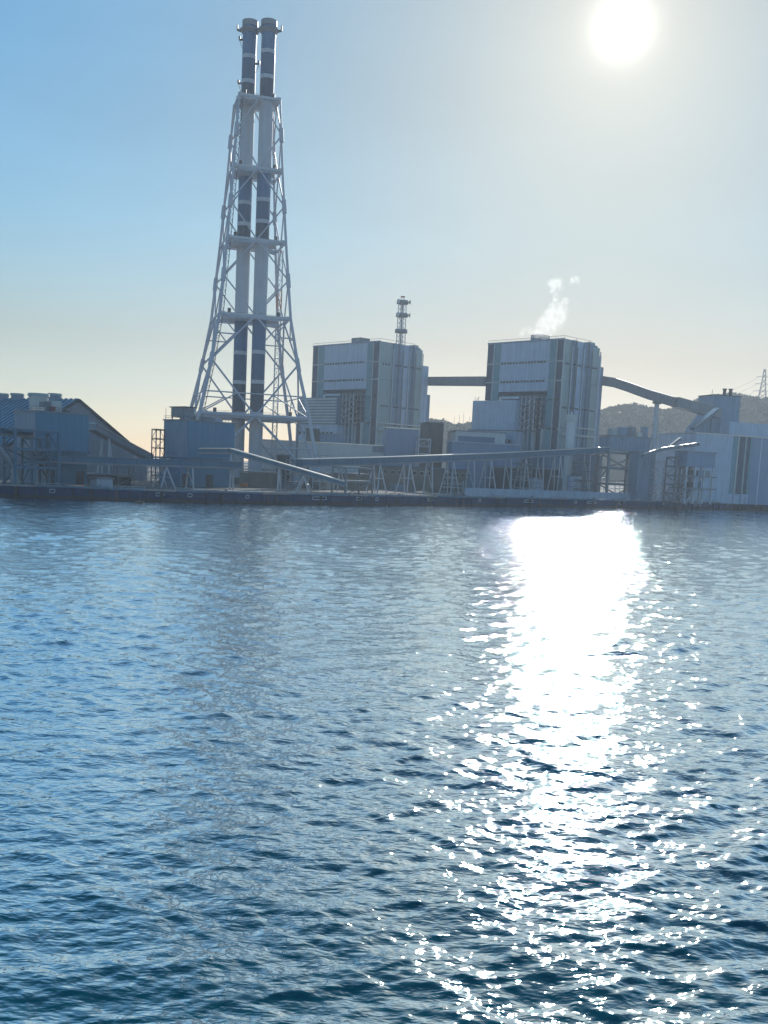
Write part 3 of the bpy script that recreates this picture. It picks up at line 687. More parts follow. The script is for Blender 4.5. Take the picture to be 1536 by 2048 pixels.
# ------------------------------------------------------------------ coal hall
def make_hall():
    D = 345.0; apex = PY(157, 799, D); far = PY(-140, 792, 395)
    rd = (far - apex); rd.z = 0; rl = rd.length + 40; rd.normalize()
    rz = math.atan2(rd.y, rd.x)
    root = thing('coal_hall', 'huge coal hall with ribbed blue roof and round ridge vents', 'building', (apex.x, apex.y, 0), rz)
    F = Frame((apex.x, apex.y, 0), rz); Ht = apex.z
    # local x along the ridge (away to the left); local y across; the near eaves lie at +y or -y
    yfar, zfar = F.side(296, 918)
    sgn = 1 if yfar > 0 else -1
    hw = abs(yfar); ze = max(zfar, GZ + 3)
    near = -sgn * hw
    # roof sheets with raised ribs
    MB().add([(0, 0, Ht), (rl, 0, Ht), (rl, near, ze), (0, near, ze), (0, 0, Ht - .6), (rl, 0, Ht - .6), (rl, near, ze - .6), (0, near, ze - .6)],
             [(0, 1, 2, 3), (4, 7, 6, 5), (0, 3, 7, 4), (1, 5, 6, 2), (3, 2, 6, 7), (0, 4, 5, 1)]).build('roof_slope', M['roofblue'], root)
    MB().add([(0, 0, Ht), (rl, 0, Ht), (rl, -near, ze), (0, -near, ze), (0, 0, Ht - .6), (rl, 0, Ht - .6), (rl, -near, ze - .6), (0, -near, ze - .6)],
             [(0, 1, 2, 3), (4, 7, 6, 5), (0, 3, 7, 4), (1, 5, 6, 2), (3, 2, 6, 7), (0, 4, 5, 1)]).build('roof_slope', M['gable'], root)
    n = int(rl / 2.6)
    for i in range(n):
        x = 1 + i * 2.6
        MB().beam((x, 0, Ht + .1), (x, near, ze + .1), 1.15, .7).build('roof_rib', M['rib'], root)
    # gable wall made of upright sheets
    m = 14
    for i in range(m):
        y0, y1 = -hw + 2 * hw * i / m, -hw + 2 * hw * (i + 1) / m
        z0 = Ht - (Ht - ze) * abs(y0) / hw - .65; z1 = Ht - (Ht - ze) * abs(y1) / hw - .65
        g = .04
        MB().add([(.2, y0 + g, GZ), (.2, y1 - g, GZ), (.2, y1 - g, z1), (.2, y0 + g, z0), (.8, y0 + g, GZ), (.8, y1 - g, GZ), (.8, y1 - g, z1), (.8, y0 + g, z0)],
                 [(0, 1, 2, 3), (4, 7, 6, 5), (0, 4, 5, 1), (1, 5, 6, 2), (2, 6, 7, 3), (3, 7, 4, 0)]).build('gable_sheet', M['gable'], root)
    MB().beam((-.1, 0, Ht - .1), (-.1, yfar, ze - .1), .7, .9).beam((-.1, 0, Ht - .1), (-.1, near, ze - .1), .7, .9).build('barge_board', M['dark'], root)
    for px in (110, 70, 35, 5, -28):
        x = F.front(px, 797)[0]
        v = MB().cyl(x, 0, Ht - .8, Ht + 1.3, 2.2, 2.2, 20).build('ridge_vent', M['clad2'], root, True)
        MB().cyl(x, 0, Ht + 1.3, Ht + 2.0, 2.6, 2.4, 20).build('cap', M['clad3'], v, True)
make_hall()

# ------------------------------------------------------------------ middle ground buildings
def box_building(name, label, pxl, pxr, ptop, D, dep, mats_, rz=0.0, zb=GZ, npan=8, roofm='steel', cat='building', topr=None):
    """front wall between two sight lines; rz turns the wall away from square-on"""
    a = PY(pxl, ptop, D); F = Frame((a.x, a.y, 0), rz)
    Wd = F.front(pxr, ptop)[0]; Ht = a.z
    root = thing(name, label, cat, (a.x, a.y, 0), rz)
    for i in range(npan):
        bx('wall_panel', M[mats_], root, Wd * i / npan + .02, Wd * (i + 1) / npan - .02, 0, .4, zb, Ht)
    bx('body', M[mats_], root, .15, Wd - .15, .3, dep, zb, Ht - .25)
    bx('roof', M[roofm], root, -.3, Wd + .3, -.4, dep + .3, Ht + .01, Ht + .45)
    return root, F, Wd, Ht
RZV = R_(44)                                        # parallel to the quay
wall, Fw, Ww, Hw = box_building('white_enclosure', 'long blank white enclosure behind the chimney tower feet', 522, 772, 880, 455, 14, 'white', R_(6), npan=10, roofm='galv')
bx('hopper_wall', M['clad2'], wall, Ww - 6, Ww, -.15, 0, Hw - 3, Hw)
b1, *_ = box_building('filter_house', 'square blue grey filter house at the end of the white enclosure', 774, 838, 856, 452, 14, 'midblue', R_(8), npan=4, roofm='galv')
p = PY(836, 900, 446); lattice('stair_tower', 'pale steel stair tower against the blue grey filter house', 'stair tower', (p.x, p.y, GZ), R_(8), 5.4, 5, 22, 7, M['pale_steel'], .2)
b2, *_ = box_building('dark_shed', 'dark ribbed shed between the stair tower and pale turbine hall', 858, 888, 845, 462, 20, 'dark', R_(10), npan=6)
b3, F3, W3, H3 = box_building('turbine_hall', 'pale turbine hall with a blue skylight band below the steaming boiler house', 912, 1012, 862, 448, 24, 'offwhite', R_(6), npan=8)
bx('skylight_band', M['roofblue'], b3, W3 * .05, W3 * .78, -.25, 0, H3 - 5, H3 - 2)
b4, *_ = box_building('turbine_annex', 'low blue grey annex with sloped end in front of turbine hall', 905, 1040, 884, 438, 12, 'midblue', R_(8), npan=9, roofm='clad')
b5, F5, W5, H5 = box_building('office_block', 'long low brown office block with dark square windows under the conveyor', 752, 992, 932, 416, 14, 'brown', R_(30), npan=10, roofm='conv')
for i in range(16):
    for z in (H5 - 3.0,):
        if i in (3, 7, 8): continue
        x = W5 * (.06 + i * .058); f = bx('window', M['offwhite'], b5, x - .15, x + 2.05, -.12, .1, z - .15, z + 1.65)
        bx('pane', M['glass'], f, x, x + 1.9, -.16, 0, z, z + 1.5)
b6, *_ = box_building('grey_shed', 'grey shed with square frame doorway behind the conveyor head', 1118, 1206, 908, 440, 18, 'clad2', R_(30), npan=8)
# block behind: base of the left house, small sheds
for (l, x0, x1, yt, D, dep, m_, rz) in (
    ('low tan plant room beside the tower leg', 612, 640, 858, 470, 10, 'brown', .1),
    ('stone grey plant room next to boiler house base', 640, 690, 868, 468, 10, 'clad2', .1),
    ('small pale pump house under the sloping conveyor', 500, 560, 945, 348, 8, 'brown', .6),
    ('dark low store behind the level gallery', 182, 262, 950, 300, 10, 'dark', .7),
    ('flat pale switch room by the quay edge', 194, 226, 958, 282, 5, 'clad', .7),
    ('brown low store under the long conveyor', 640, 744, 946, 372, 10, 'brown', .5),
    ('dark machine shed below the conveyor trestles', 1010, 1120, 935, 425, 12, 'dark', .5),
):
    box_building('plant_room', l, x0, x1, yt, D, dep, m_, rz, npan=5)
# pale boundary wall by the water
a, b = PY(930, 972, 372), PY(1300, 980, 440)
root = thing('boundary_wall', 'long pale blue boundary wall along the quay edge', 'wall', (a.x, a.y, 0))
L = (b - a); L.z = 0
for i in range(24):
    p, q = L * (i / 24), L * ((i + 1) / 24); e = L.normalized() * .05
    MB().beam(p + e + Vector((0, 0, GZ + 1.5)), q - e + Vector((0, 0, GZ + 1.5)), .4, 3.0).build('wall_panel', M['clad'], root)
# pale stack in front of the right boiler house
p = PY(1143, 830, 436)
st = thing('vent_stack', 'short pale round vent stack in front of steaming boiler house', 'stack', (p.x, p.y, GZ))
MB().cyl(0, 0, 0, p.z - GZ - 3, 1.9, 1.9, 24).build('shaft', M['white'], st, True); MB().cyl(0, 0, p.z - GZ - 3, p.z - GZ, 2.6, 2.6, 24).build('head', M['offwhite'], st, True)
MB().cyl(0, 0, p.z - GZ, p.z - GZ + 1.2, .5, .3, 12).build('lamp', M['galv'], st)

# ------------------------------------------------------------------ communications mast
def make_mast():
    D = 545.0; c = PY(801, 690, D); zt = PY(805, 592, D).z
    root = thing('lattice_mast', 'red and white lattice mast with three ring platforms and dish antennas', 'mast', (c.x, c.y, GZ))
    b = c.z - 20 - GZ; t = zt - GZ
    cs = []
    for k in range(4): cs.append(Vector((math.cos(R_(20 + 90 * k)), math.sin(R_(20 + 90 * k)), 0)))
    r = lambda z: 3.0 - .9 * max(0, (z - b)) / (t - b)
    for k in range(4): MB().tube(cs[k] * 3.6, cs[k] * r(t - 3) + Vector((0, 0, t - 3)), .28, .2, 6).build('leg', M['pale_steel'], root)
    MB().cyl(0, 0, 0, t - 3.5, .5, .4, 10).build('core_pipe', M['steel'], root)
    n = 18
    for i in range(n):
        z0, z1 = b + (t - 3 - b) * i / n, b + (t - 3 - b) * (i + 1) / n
        for k in range(4):
            MB().tube(cs[k] * r(z0) + Vector((0, 0, z0)), cs[(k + 1) % 4] * r(z1) + Vector((0, 0, z1)), .12, n=4).build('brace', M['pale_steel'], root)
    for py, rr in ((607, 2.9), (633, 3.0), (665, 3.1)):
        z = PY(804, py, D).z - GZ
        pl = MB().cyl(0, 0, z - .2, z + .1, rr + .3, n=20).build('ring_platform', M['brown'], root)
        MB().cyl(0, 0, z + .1, z + 1.5, rr + .2, n=20).build('rail_screen', M['steel'], pl)
        if py < 650:
            d = MB().cyl(0, 0, 0, 1.0, .25, 1.25, 16).build('dish', M['steel'], root); d.rotation_euler = (0, R_(90), R_(-10)); d.location = (rr + .3, -.5, z + .7)
            d = MB().cyl(0, 0, 0, .9, .3, 1.1, 16).build('dish', M['white'], root); d.rotation_euler = (0, R_(90), R_(230)); d.location = (-1.6, -2.6, z + .7)
    for k in range(4): MB().tube(cs[k] * 1.6 + Vector((0, 0, t - 3)), cs[k] * .7 + Vector((0, 0, t - .4)), .1, n=4).build('cap_strut', M['pale_steel'], root)
    MB().cyl(0, 0, t - .6, t - .2, 1.2, 1.2, 12).build('cap', M['red'], root)
make_mast()

# ------------------------------------------------------------------ right-hand group
RZR = SITE
def make_right_hall():
    # big hall at the right edge: long face towards the water with upright stripes
    D = 446.0; a = PY(1392, 866, D); rz = R_(24); F = Frame((a.x, a.y, 0), rz)
    root = thing('conveyor_hall', 'large pale hall with teal and navy upright stripes at right edge of the plant', 'building', (a.x, a.y, 0), rz)
    Wd = F.front(1600, 885)[0]; Ht = PY(1470, 870, D).z
    x = lambda px, py=930: F.front(px, py)[0]
    cuts = [(0.0, x(1462), 'clad'), (x(1462), x(1471), 'teal'), (x(1472), x(1475), 'offwhite'), (x(1475), x(1486), 'navy'), (x(1487), x(1490), 'clad3'), (x(1490), x(1496), 'navy'), (x(1497), x(1502), 'teal'), (x(1502), x(1518), 'midblue'), (x(1518), x(1521), 'clad'), (x(1521), Wd, 'midblue')]
    zt_ = Ht
    for u0, u1, m_ in cuts:
        zs_ = [(GZ, GZ + 4.5), (GZ + 4.5, zt_)] if m_ in ('teal', 'navy', 'offwhite', 'clad3') else [(GZ, zt_ * .5), (zt_ * .5, zt_)]
        for i, (z0, z1) in enumerate(zs_):
            bx('panel', M['clad' if (i == 0 and m_ in ('teal', 'navy', 'offwhite', 'clad3')) else m_], root, u0 + .03, u1 - .03, 0 if m_ != 'navy' else .15, .6, z0 + .02, z1 - .02)
    bx('body', M['clad'], root, .2, Wd - .2, .5, 26, GZ, Ht - .1)
    bx('roof', M['galv'], root, -.3, Wd, -.4, 26, Ht, Ht + .4)
    bx('upper_storey', M['clad'], root, x(1476, 870), Wd, 6, 24, Ht + .4, PY(1480, 842, D + 8).z)
    return root
make_right_hall()
def make_transfer_tower():
    D = 466.0; a = PY(1428, 790, D); rz = R_(14); F = Frame((a.x, a.y, 0), rz)
    root = thing('transfer_tower', 'blocky blue grey transfer tower with two dark flues on its roof', 'building', (a.x, a.y, 0), rz)
    Wd = F.front(1482, 792)[0]; Ht = a.z
    for i in range(4): bx('wall_panel', M['clad2'], root, Wd * i / 4 + .02, Wd * (i + 1) / 4 - .02, 0, .5, GZ, Ht)
    bx('body', M['clad2'], root, .1, Wd - .1, .4, 13, GZ, Ht - .1)
    bx('roof', M['dark'], root, -.3, Wd + .3, -.3, 13.3, Ht, Ht + .35)
    for px in (1449, 1461):
        x = F.front(px, 785, 4)[0]; z1 = PY(px, 775, D).z
        f = MB().cyl(x, 4, Ht + .3, z1, .75, .75, 14).build('flue', M['dark'], root, True); MB().cyl(x, 4, z1 - .5, z1, 1.05, 1.05, 14).build('collar', M['brown'], f, True)
    MB().tube((.8, 3, Ht), (.8, 3, Ht + 2.6), .12, n=5).build('antenna', M['dark'], root)
    # sloping shoulder towards the conveyors
    x0 = F.front(1385, 862)[0]; zA = PY(1385, 868, D).z
    MB().add([(x0, .5, GZ), (0, .5, GZ), (0, .5, Ht - 6), (x0, .5, zA), (x0, 9, GZ), (0, 9, GZ), (0, 9, Ht - 6), (x0, 9, zA)],
             [(0, 1, 2, 3), (4, 7, 6, 5), (0, 4, 5, 1), (1, 5, 6, 2), (2, 6, 7, 3), (3, 7, 4, 0)]).build('shoulder', M['clad2'], root)
    return root
make_transfer_tower()
gallery('stair_gallery', 'steep covered stair gallery with bright roof climbing the transfer tower', 'conveyor',
        [pt(1384, 862, 444), pt(1433, 823, 452)], 2.2, 1.4, M['conv'], M['galv'])
gallery('stair_gallery', 'short steep gallery with bright roof under the transfer tower', 'conveyor',
        [pt(1338, 898, 428), pt(1360, 881, 428)], 2.2, 1.2, M['conv'], M['galv'])
gallery('cross_gallery', 'thin level gallery reaching the unloader house from the transfer frame', 'conveyor',
        [pt(1285, 915, 424), pt(1320, 903, 424), pt(1398, 892, 424)], 2.6, 1.3, M['conv'], M['galv'], [(.35, 'I')])
u, Fu, Wu, Hu = box_building('unloader_house', 'blue grey unloader house raised on legs above the quay', 1376, 1432, 904, 420, 9, 'midblue', R_(20), zb=PY(1400, 934, 420).z, npan=4)
zb_ = PY(1400, 934, 420).z
for fx in (.0, .33, .66, 1.0):
    for fy in (.4, 8.4): bx('leg', M['pale_steel'], u, Wu * fx - .35 + (.4 if fx == 0 else -.4 if fx == 1 else 0), Wu * fx + .35 + (.4 if fx == 0 else -.4 if fx == 1 else 0), fy - .3, fy + .3, GZ, zb_)
for z in (zb_ - 4, zb_ - 9): bx('deck', M['steel'], u, -1.5, Wu + 1, -1.0, 9, z - .25, z + .25)
for i, (fx, z) in enumerate(((.1, zb_ - 4), (.45, zb_ - 4), (.7, zb_ - 4), (.2, zb_ - 9), (.6, zb_ - 9))):
    bx('drive_unit', M[('dark', 'clad2', 'steel', 'dark', 'clad')[i]], u, Wu * fx, Wu * fx + 2.6, .5, 3, z + .25, z + 2.6)
for fx in (.0, .5): MB().tube((Wu * fx + .6, .2, GZ), (Wu * fx + Wu * .45, .2, zb_ - 9), .22, n=5).build('brace', M['pale_steel'], u)
p = PY(1348, 985, 424); lattice('service_frame', 'grey steel service frame left of the unloader house', 'steel frame', (p.x, p.y, GZ), R_(20), 7, 7, 19, 5, M['steel'], .3)
p = PY(1214, 970, 432); lattice('transfer_tower', 'big dark steel transfer frame at the head of the long conveyor', 'steel frame', (p.x, p.y, GZ), R_(20), 15, 9, 20, 3, M['steel'], .5)
tf, Ft, Wt, Ht_ = box_building('transfer_house', 'grey machinery house on top of the dark transfer frame', 1220, 1302, 872, 438, 9, 'clad2', R_(20), zb=PY(1220, 900, 438).z, npan=6)
for i, (fx, h, wd, m_) in enumerate(((.08, 3.0, 2.6, 'clad3'), (.3, 3.8, 3.6, 'clad2'), (.55, 4.2, 2.4, 'steel'), (.72, 2.0, 2.4, 'offwhite'), (.9, 4.6, 1.4, 'clad2'))):
    bx('roof_unit', M[m_], tf, Wt * fx, Wt * fx + wd, 1.5, 5, Ht_ + .4, Ht_ + .4 + h)
box_building('clad_column', 'tall plain clad column carrying the transfer house', 1278, 1312, 905, 428, 7, 'clad2', R_(20), npan=3)
p = PY(690, 985, 318); lattice('receiving_frame', 'grey steel receiving frame at the foot of the sloping conveyor', 'steel frame', (p.x, p.y, GZ), R_(40), 11, 7, 8.6, 2, M['steel'], .24)
p = PY(312, 890, 330); lattice('stair_tower', 'small dark stair frame at left wall of second silo house', 'stair tower', (p.x, p.y, GZ), R_(40), 3.0, 3.0, 17.8, 6, M['dark'], .14)

# ------------------------------------------------------------------ yard clutter: tanks, containers, pipe racks, lamp posts
def containers():
    cols = ['clad2', 'brown', 'roofblue', 'offwhite', 'conv', 'orange', 'steel']
    spots = [(196, 962, 'clad2', 'grey shipping container by the pale switch room'), (244, 966, 'dark', 'black shipping container beside the dark store'),
             (480, 972, 'brown', 'brown shipping container behind trestle of the sloping conveyor'), (487, 978, 'orange', 'orange skip at foot of the sloping conveyor trestle'),
             (520, 972, 'steel', 'grey shipping container under the middle of the sloping conveyor'), (556, 975, 'roofblue', 'blue shipping container under the sloping conveyor'),
             (610, 978, 'brown', 'brown shipping container close to the receiving frame'), (655, 982, 'offwhite', 'white shipping container under the lowest conveyor end'),
             (795, 985, 'clad2', 'grey shipping container between first conveyor trestles'), (868, 988, 'brown', 'brown shipping container behind the white plate')]
    for px, py, m_, l in spots:
        p = at_ground(px, py - 3); root = thing('shipping_container', l, 'container', p, RZV + rnd.uniform(-.3, .3))
        L_, h_ = (6.0, 2.5) if m_ != 'orange' else (2.2, 1.6)
        bx('shell', M[m_], root, -L_ / 2, L_ / 2, -1.2, 1.2, .15, h_)
        for i in range(9): bx('rib', M[m_], root, -L_ / 2 + L_ * (i + .3) / 9, -L_ / 2 + L_ * (i + .7) / 9, -1.27, 1.27, .3, h_ - .15)
        bx('frame', M['steel'], root, -L_ / 2 - .05, L_ / 2 + .05, -1.3, 1.3, 0, .2)
containers()
def pipe_rack(px0, py0, px1, py1, h, label, n=8, tiers=3):
    a, b = at_ground(px0, py0), at_ground(px1, py1); d = b - a; L_ = d.length
    root = thing('pipe_rack', label, 'pipe rack', a, math.atan2(d.y, d.x))
    for i in range(n + 1):
        x = L_ * i / n
        for y in (0, 2.6): bx('post', M['pale_steel'], root, x - .14, x + .14, y - .14, y + .14, 0, h)
        for t in range(tiers): bx('crossbar', M['pale_steel'], root, x - .1, x + .1, 0, 2.6, h * (t + 1) / tiers - .25, h * (t + 1) / tiers - .02)
    for t in range(tiers):
        for j in range(3):
            z = h * (t + 1) / tiers + .22; MB().tube((0, .5 + .8 * j, z), (L_, .5 + .8 * j, z), .22 - .04 * j, n=8).build('pipe', M[('galv', 'clad', 'brown')[(j + t) % 3]], root, True)
pipe_rack(478, 962, 690, 972, 5.0, 'steel pipe rack behind the sloping conveyor', 10)
pipe_rack(185, 948, 330, 955, 5.5, 'steel pipe rack behind the dark low store', 8)
pipe_rack(1010, 978, 1210, 978, 8.0, 'tall pipe rack behind the pale boundary wall', 9, 4)
pipe_rack(860, 962, 1000, 968, 5.5, 'steel pipe rack in front of turbine annex', 7)
pipe_rack(480, 950, 690, 960, 6.5, 'tall pipe rack running below the white enclosure', 12, 4)
pipe_rack(760, 975, 925, 984, 4.5, 'low pipe rack in front of the brown office block', 9)
pipe_rack(1215, 985, 1345, 988, 7.0, 'pipe rack under the dark transfer frame', 6, 3)
for px, py, Y, wx, wy, h, lv, m_, l in ((585, 965, 345, 6, 5, 10, 4, 'steel', 'grey scaffold tower behind middle of the sloping conveyor'), (640, 960, 360, 5, 5, 12, 4, 'pale_steel', 'pale scaffold tower left of the receiving frame'),
                                   (1040, 960, 405, 6, 6, 13, 4, 'steel', 'grey scaffold tower behind the pale boundary wall'), (1165, 960, 425, 7, 6, 15, 4, 'steel', 'grey scaffold tower in front of the grey shed'),
                                   (1310, 965, 428, 5, 5, 17, 5, 'pale_steel', 'pale scaffold tower beside the clad column'), (236, 950, 305, 5, 4, 8, 3, 'steel', 'grey scaffold tower by the coal hall gable')):
    p = PY(px, py, Y); lattice('scaffold_tower', l, 'scaffold', (p.x, p.y, GZ), R_(35), wx, wy, h, lv, M[m_], .17)
def lamp(px, py, h, label):
    p = at_ground(px, py); r = thing('lamp_post', label, 'lamp post', p, 0, 'slim yard lamp posts near the quay')
    MB().tube((0, 0, 0), (0, 0, h), .13, .08, 6).build('pole', M['steel'], r); MB().tube((0, 0, h), (-1.2, -.3, h + .15), .07, n=5).build('arm', M['steel'], r)
    bx('lamp_head', M['galv'], r, -1.9, -1.1, -.5, -.1, h + .02, h + .22)
for px, py, l in ((280, 972, 'in front of the coal hall gable'), (345, 974, 'between the two silo houses'), (585, 984, 'under the middle of the sloping conveyor'), (735, 988, 'beside the steel receiving frame'), (900, 992, 'in front of the brown office block'), (1228, 994, 'below the dark transfer frame')):
    lamp(px, py, 8.5, 'slim grey yard lamp post ' + l)
# silver pipe bend in front of the white enclosure, coil of tanks
for px, py, r, h, l in ((600, 905, 3.4, 9, 'squat pale tank between the tower legs'), (566, 905, 3.0, 12, 'dark upright tank behind the right flue'), (1070, 960, 3.0, 7, 'pale tank behind the pipe rack'), (1150, 960, 3.2, 9, 'tall pale tank near the grey shed')):
    p = PY(px, py, 432); t = thing('storage_tank', l, 'tank', (p.x, p.y, GZ))
    m_ = M['dark'] if 'dark' in l else M['clad']
    MB().cyl(0, 0, 0, h, r, r, 28).build('shell', m_, t, True); MB().cyl(0, 0, h, h + .9, r + .05, r * .3, 28).build('roof', M['steel'], t, True)
    for k in range(3): MB().cyl(0, 0, h * (k + 1) / 4, h * (k + 1) / 4 + .15, r + .08, n=28).build('hoop', M['steel'], t)

# small boat at the quay with white arch, buoy
p = PZ(165, 988, 0.0); p.z = 0
bt = thing('work_boat', 'small white work boat moored at the dark blue quay', 'boat', (p.x + 1.0, p.y - 3.2, 0), R_(22))
hull = []
for x, hw, z0, z1 in ((-4.2, 1.15, -.3, .85), (-1, 1.4, -.4, .8), (2, 1.3, -.4, .95), (4.4, .12, .0, 1.35)):
    hull += [(x, -hw * .7, z0), (x, hw * .7, z0), (x, hw, z1), (x, -hw, z1)]
mb = MB(); fs = [(0, 3, 2, 1), (12, 13, 14, 15)]
for i in range(3):
    b = 4 * i; fs += [(b + k, b + (k + 1) % 4, b + 4 + (k + 1) % 4, b + 4 + k) for k in range(4)]
mb.add(hull, fs).build('hull', M['quay'], bt)
bx('cabin', M['white'], bt, -.6, 1.7, -.85, .85, .8, 2.3); bx('cabin_window', M['glass'], bt, -.3, 1.4, -.9, .9, 1.5, 2.05); bx('cabin_roof', M['offwhite'], bt, -.9, 1.95, -1, 1, 2.3, 2.42)
mb = MB(); pr = None
for j in range(13):
    t = math.pi * j / 12; q = Vector((-2.6 + 2.2 * -math.cos(t) * .95 - .2, -1.35, .9 + .95 * math.sin(t) ** .6))
    if pr: mb.tube(pr, q, .16, n=6)
    pr = q
mb.build('arch_rail', M['white'], bt)
p = PZ(279, 1006, 0)
by = thing('mooring_buoy', 'small dark buoy with a pole floating off the quay', 'buoy', (p.x, p.y, 0))
MB().cyl(0, 0, -.3, .35, 1.3, 1.1, 18).build('float', M['black'], by, True); MB().cyl(0, 0, .35, 1.9, .16, .1, 8).build('pole', M['dark'], by); MB().cyl(0, 0, 1.9, 2.4, .3, .1, 8).build('top_mark', M['dark'], by)

# ------------------------------------------------------------------ hills with trees
def make_hills():
    sil = [(600, 872), (700, 868), (840, 850), (872, 845), (900, 852), (935, 849), (970, 843), (1100, 835), (1190, 834), (1215, 819), (1250, 815), (1285, 818), (1322, 826), (1350, 818), (1385, 806), (1420, 797), (1455, 792), (1490, 798), (1506, 812), (1516, 825), (1545, 818), (1620, 806), (1750, 815)]
    D = 1300.0
    cr = [PY(px, py + 9, D) for px, py in sil]
    xs = np.array([p.x for p in cr]); zs = np.array([p.z for p in cr])
    def hz(x, y):
        top = np.interp(x, xs, zs); f = 1 - ((y - D) / 230.0) ** 2
        n = 3.5 * math.sin(x * .05 + y * .03) + 1.6 * math.sin(x * .11 - y * .07)
        return GZ - 2 + max(0, f) ** .8 * (top - GZ + 2) + n * max(0, min(1, abs(y - D) / 60)) * .8
    nx, ny = 110, 22
    V = []; Fs = []
    X0, X1 = xs[0], xs[-1]
    for j in range(ny + 1):
        for i in range(nx + 1):
            x = X0 + (X1 - X0) * i / nx; y = D - 230 + 460 * j / ny
            e = min(1, min(i, nx - i) / 6)
            V.append((x, y, GZ - 2 + (hz(x, y) - GZ + 2) * e))
    for j in range(ny):
        for i in range(nx): b = j * (nx + 1) + i; Fs.append((b, b + 1, b + nx + 2, b + nx + 1))
    MB().add(V, Fs).build('hill', M['earth'], smooth=True)['kind'] = 'structure'
    # woodland: each crown a cluster of small leaf faces round a loose dome
    r = np.random.default_rng(5); VV = []; FF = []
    for k in range(2300):
        x = r.uniform(X0 + 8, X1 - 8); y = D - 170 + 185 * r.random() ** .8
        if k < 600: y = D + r.uniform(-18, 10)
        z = hz(x, y); R0 = r.uniform(2.8, 6.2)
        for q in range(30):
            d = r.normal(size=3); d /= np.linalg.norm(d); d[2] = abs(d[2]) * 1.05 - .15
            c = np.array([x, y, z + R0 * .7]) + d * R0 * r.uniform(.7, 1.05)
            a = r.normal(size=3); a /= np.linalg.norm(a); b_ = np.cross(a, r.normal(size=3)); b_ /= np.linalg.norm(b_); s = R0 * r.uniform(.22, .42)
            n = len(VV); VV += [tuple(c - a * s - b_ * s * .6), tuple(c + a * s - b_ * s * .6), tuple(c + a * s * .6 + b_ * s * .7), tuple(c - a * s * .6 + b_ * s * .7)]
            FF.append((n, n + 1, n + 2, n + 3))
    me = bpy.data.meshes.new('woodland'); me.from_pydata(VV, [], FF); me.materials.append(M['leaf'])
    o = bpy.data.objects.new('woodland', me); col.objects.link(o)
    tag(o, 'dark wooded cover over the low hills behind the plant', 'woodland', kind='stuff')
make_hills()

# ------------------------------------------------------------------ pylon and wires
def make_pylon():
    D = 1296.0; t = PY(1529, 738, D); b = PY(1522, 822, D)
    root = thing('power_pylon', 'steel lattice power pylon on the hill at the right', 'pylon', (b.x, b.y, b.z - 3))
    h = t.z - b.z + 3; rz = R_(20)
    def r(z): f = z / h; return 8.6 * (1 - f) ** 1.3 + 1.5
    cs = [Vector((math.cos(rz + k * math.pi / 2), math.sin(rz + k * math.pi / 2), 0)) for k in range(4)]
    n = 9
    for i in range(n):
        z0, z1 = h * i / n, h * (i + 1) / n
        for k in range(4):
            MB().tube(cs[k] * r(z0) + Vector((0, 0, z0)), cs[k] * r(z1) + Vector((0, 0, z1)), .42, n=5).build('leg', M['steel'], root)
            MB().tube(cs[k] * r(z0) + Vector((0, 0, z0)), cs[(k + 1) % 4] * r(z1) + Vector((0, 0, z1)), .24, n=4).build('brace', M['steel'], root)
            MB().tube(cs[(k + 1) % 4] * r(z0) + Vector((0, 0, z0)), cs[k] * r(z1) + Vector((0, 0, z1)), .24, n=4).build('brace', M['steel'], root)
    for f, L_ in ((.5, 12), (.66, 10.5), (.82, 9)):
        z = h * f
        arm = MB()
        for s_ in (-1, 1): arm.tube((0, 0, z + 1.6), (s_ * L_, 0, z), .16, n=4).tube((0, 0, z), (s_ * L_, 0, z), .2, n=4)
        arm.build('cross_arm', M['steel'], root)
        for s_ in (-1, 1): MB().cyl(s_ * L_, 0, z - 2, z, .2, .2, 6).build('insulator', M['dark'], root)
        o0 = Vector(root.location)
        a = o0 + Vector((-L_, 0, z - 2)); e = PY(1330, 838 - (f - .5) * 60, 1600)
        wr = MB(); pr = None
        for j in range(13):
            u_ = j / 12; q = a.lerp(e, u_) - Vector((0, 0, 14 * 4 * u_ * (1 - u_) * .5)) - a
            if pr is not None: wr.tube(pr, q, .13, n=4)
            pr = q
        tag(wr.build('power_line', M['dark'], loc=a), 'thin power line from the %s cross arm of the pylon' % {.5: 'lowest', .66: 'middle', .82: 'topmost'}[f], 'power line', 'power lines from the pylon')
make_pylon()
# flagpole-like masts behind, between the houses
for i, px in enumerate((908, 918, 926, 938, 950, 957)):
    b_, t_ = PY(px, 852, 1290), PY(px + 1, 833 - 4 * (i % 3), 1290)
    o = MB().tube((0, 0, 0), (0, 0, t_.z - b_.z + 8), .36, .16, 5).build('pole', M['steel'], loc=(b_.x, b_.y, b_.z - 8))
    o.name = 'distant_pole'; tag(o, 'thin distant pole on the low hill between the boiler houses', 'pole', 'distant poles between the boiler houses')

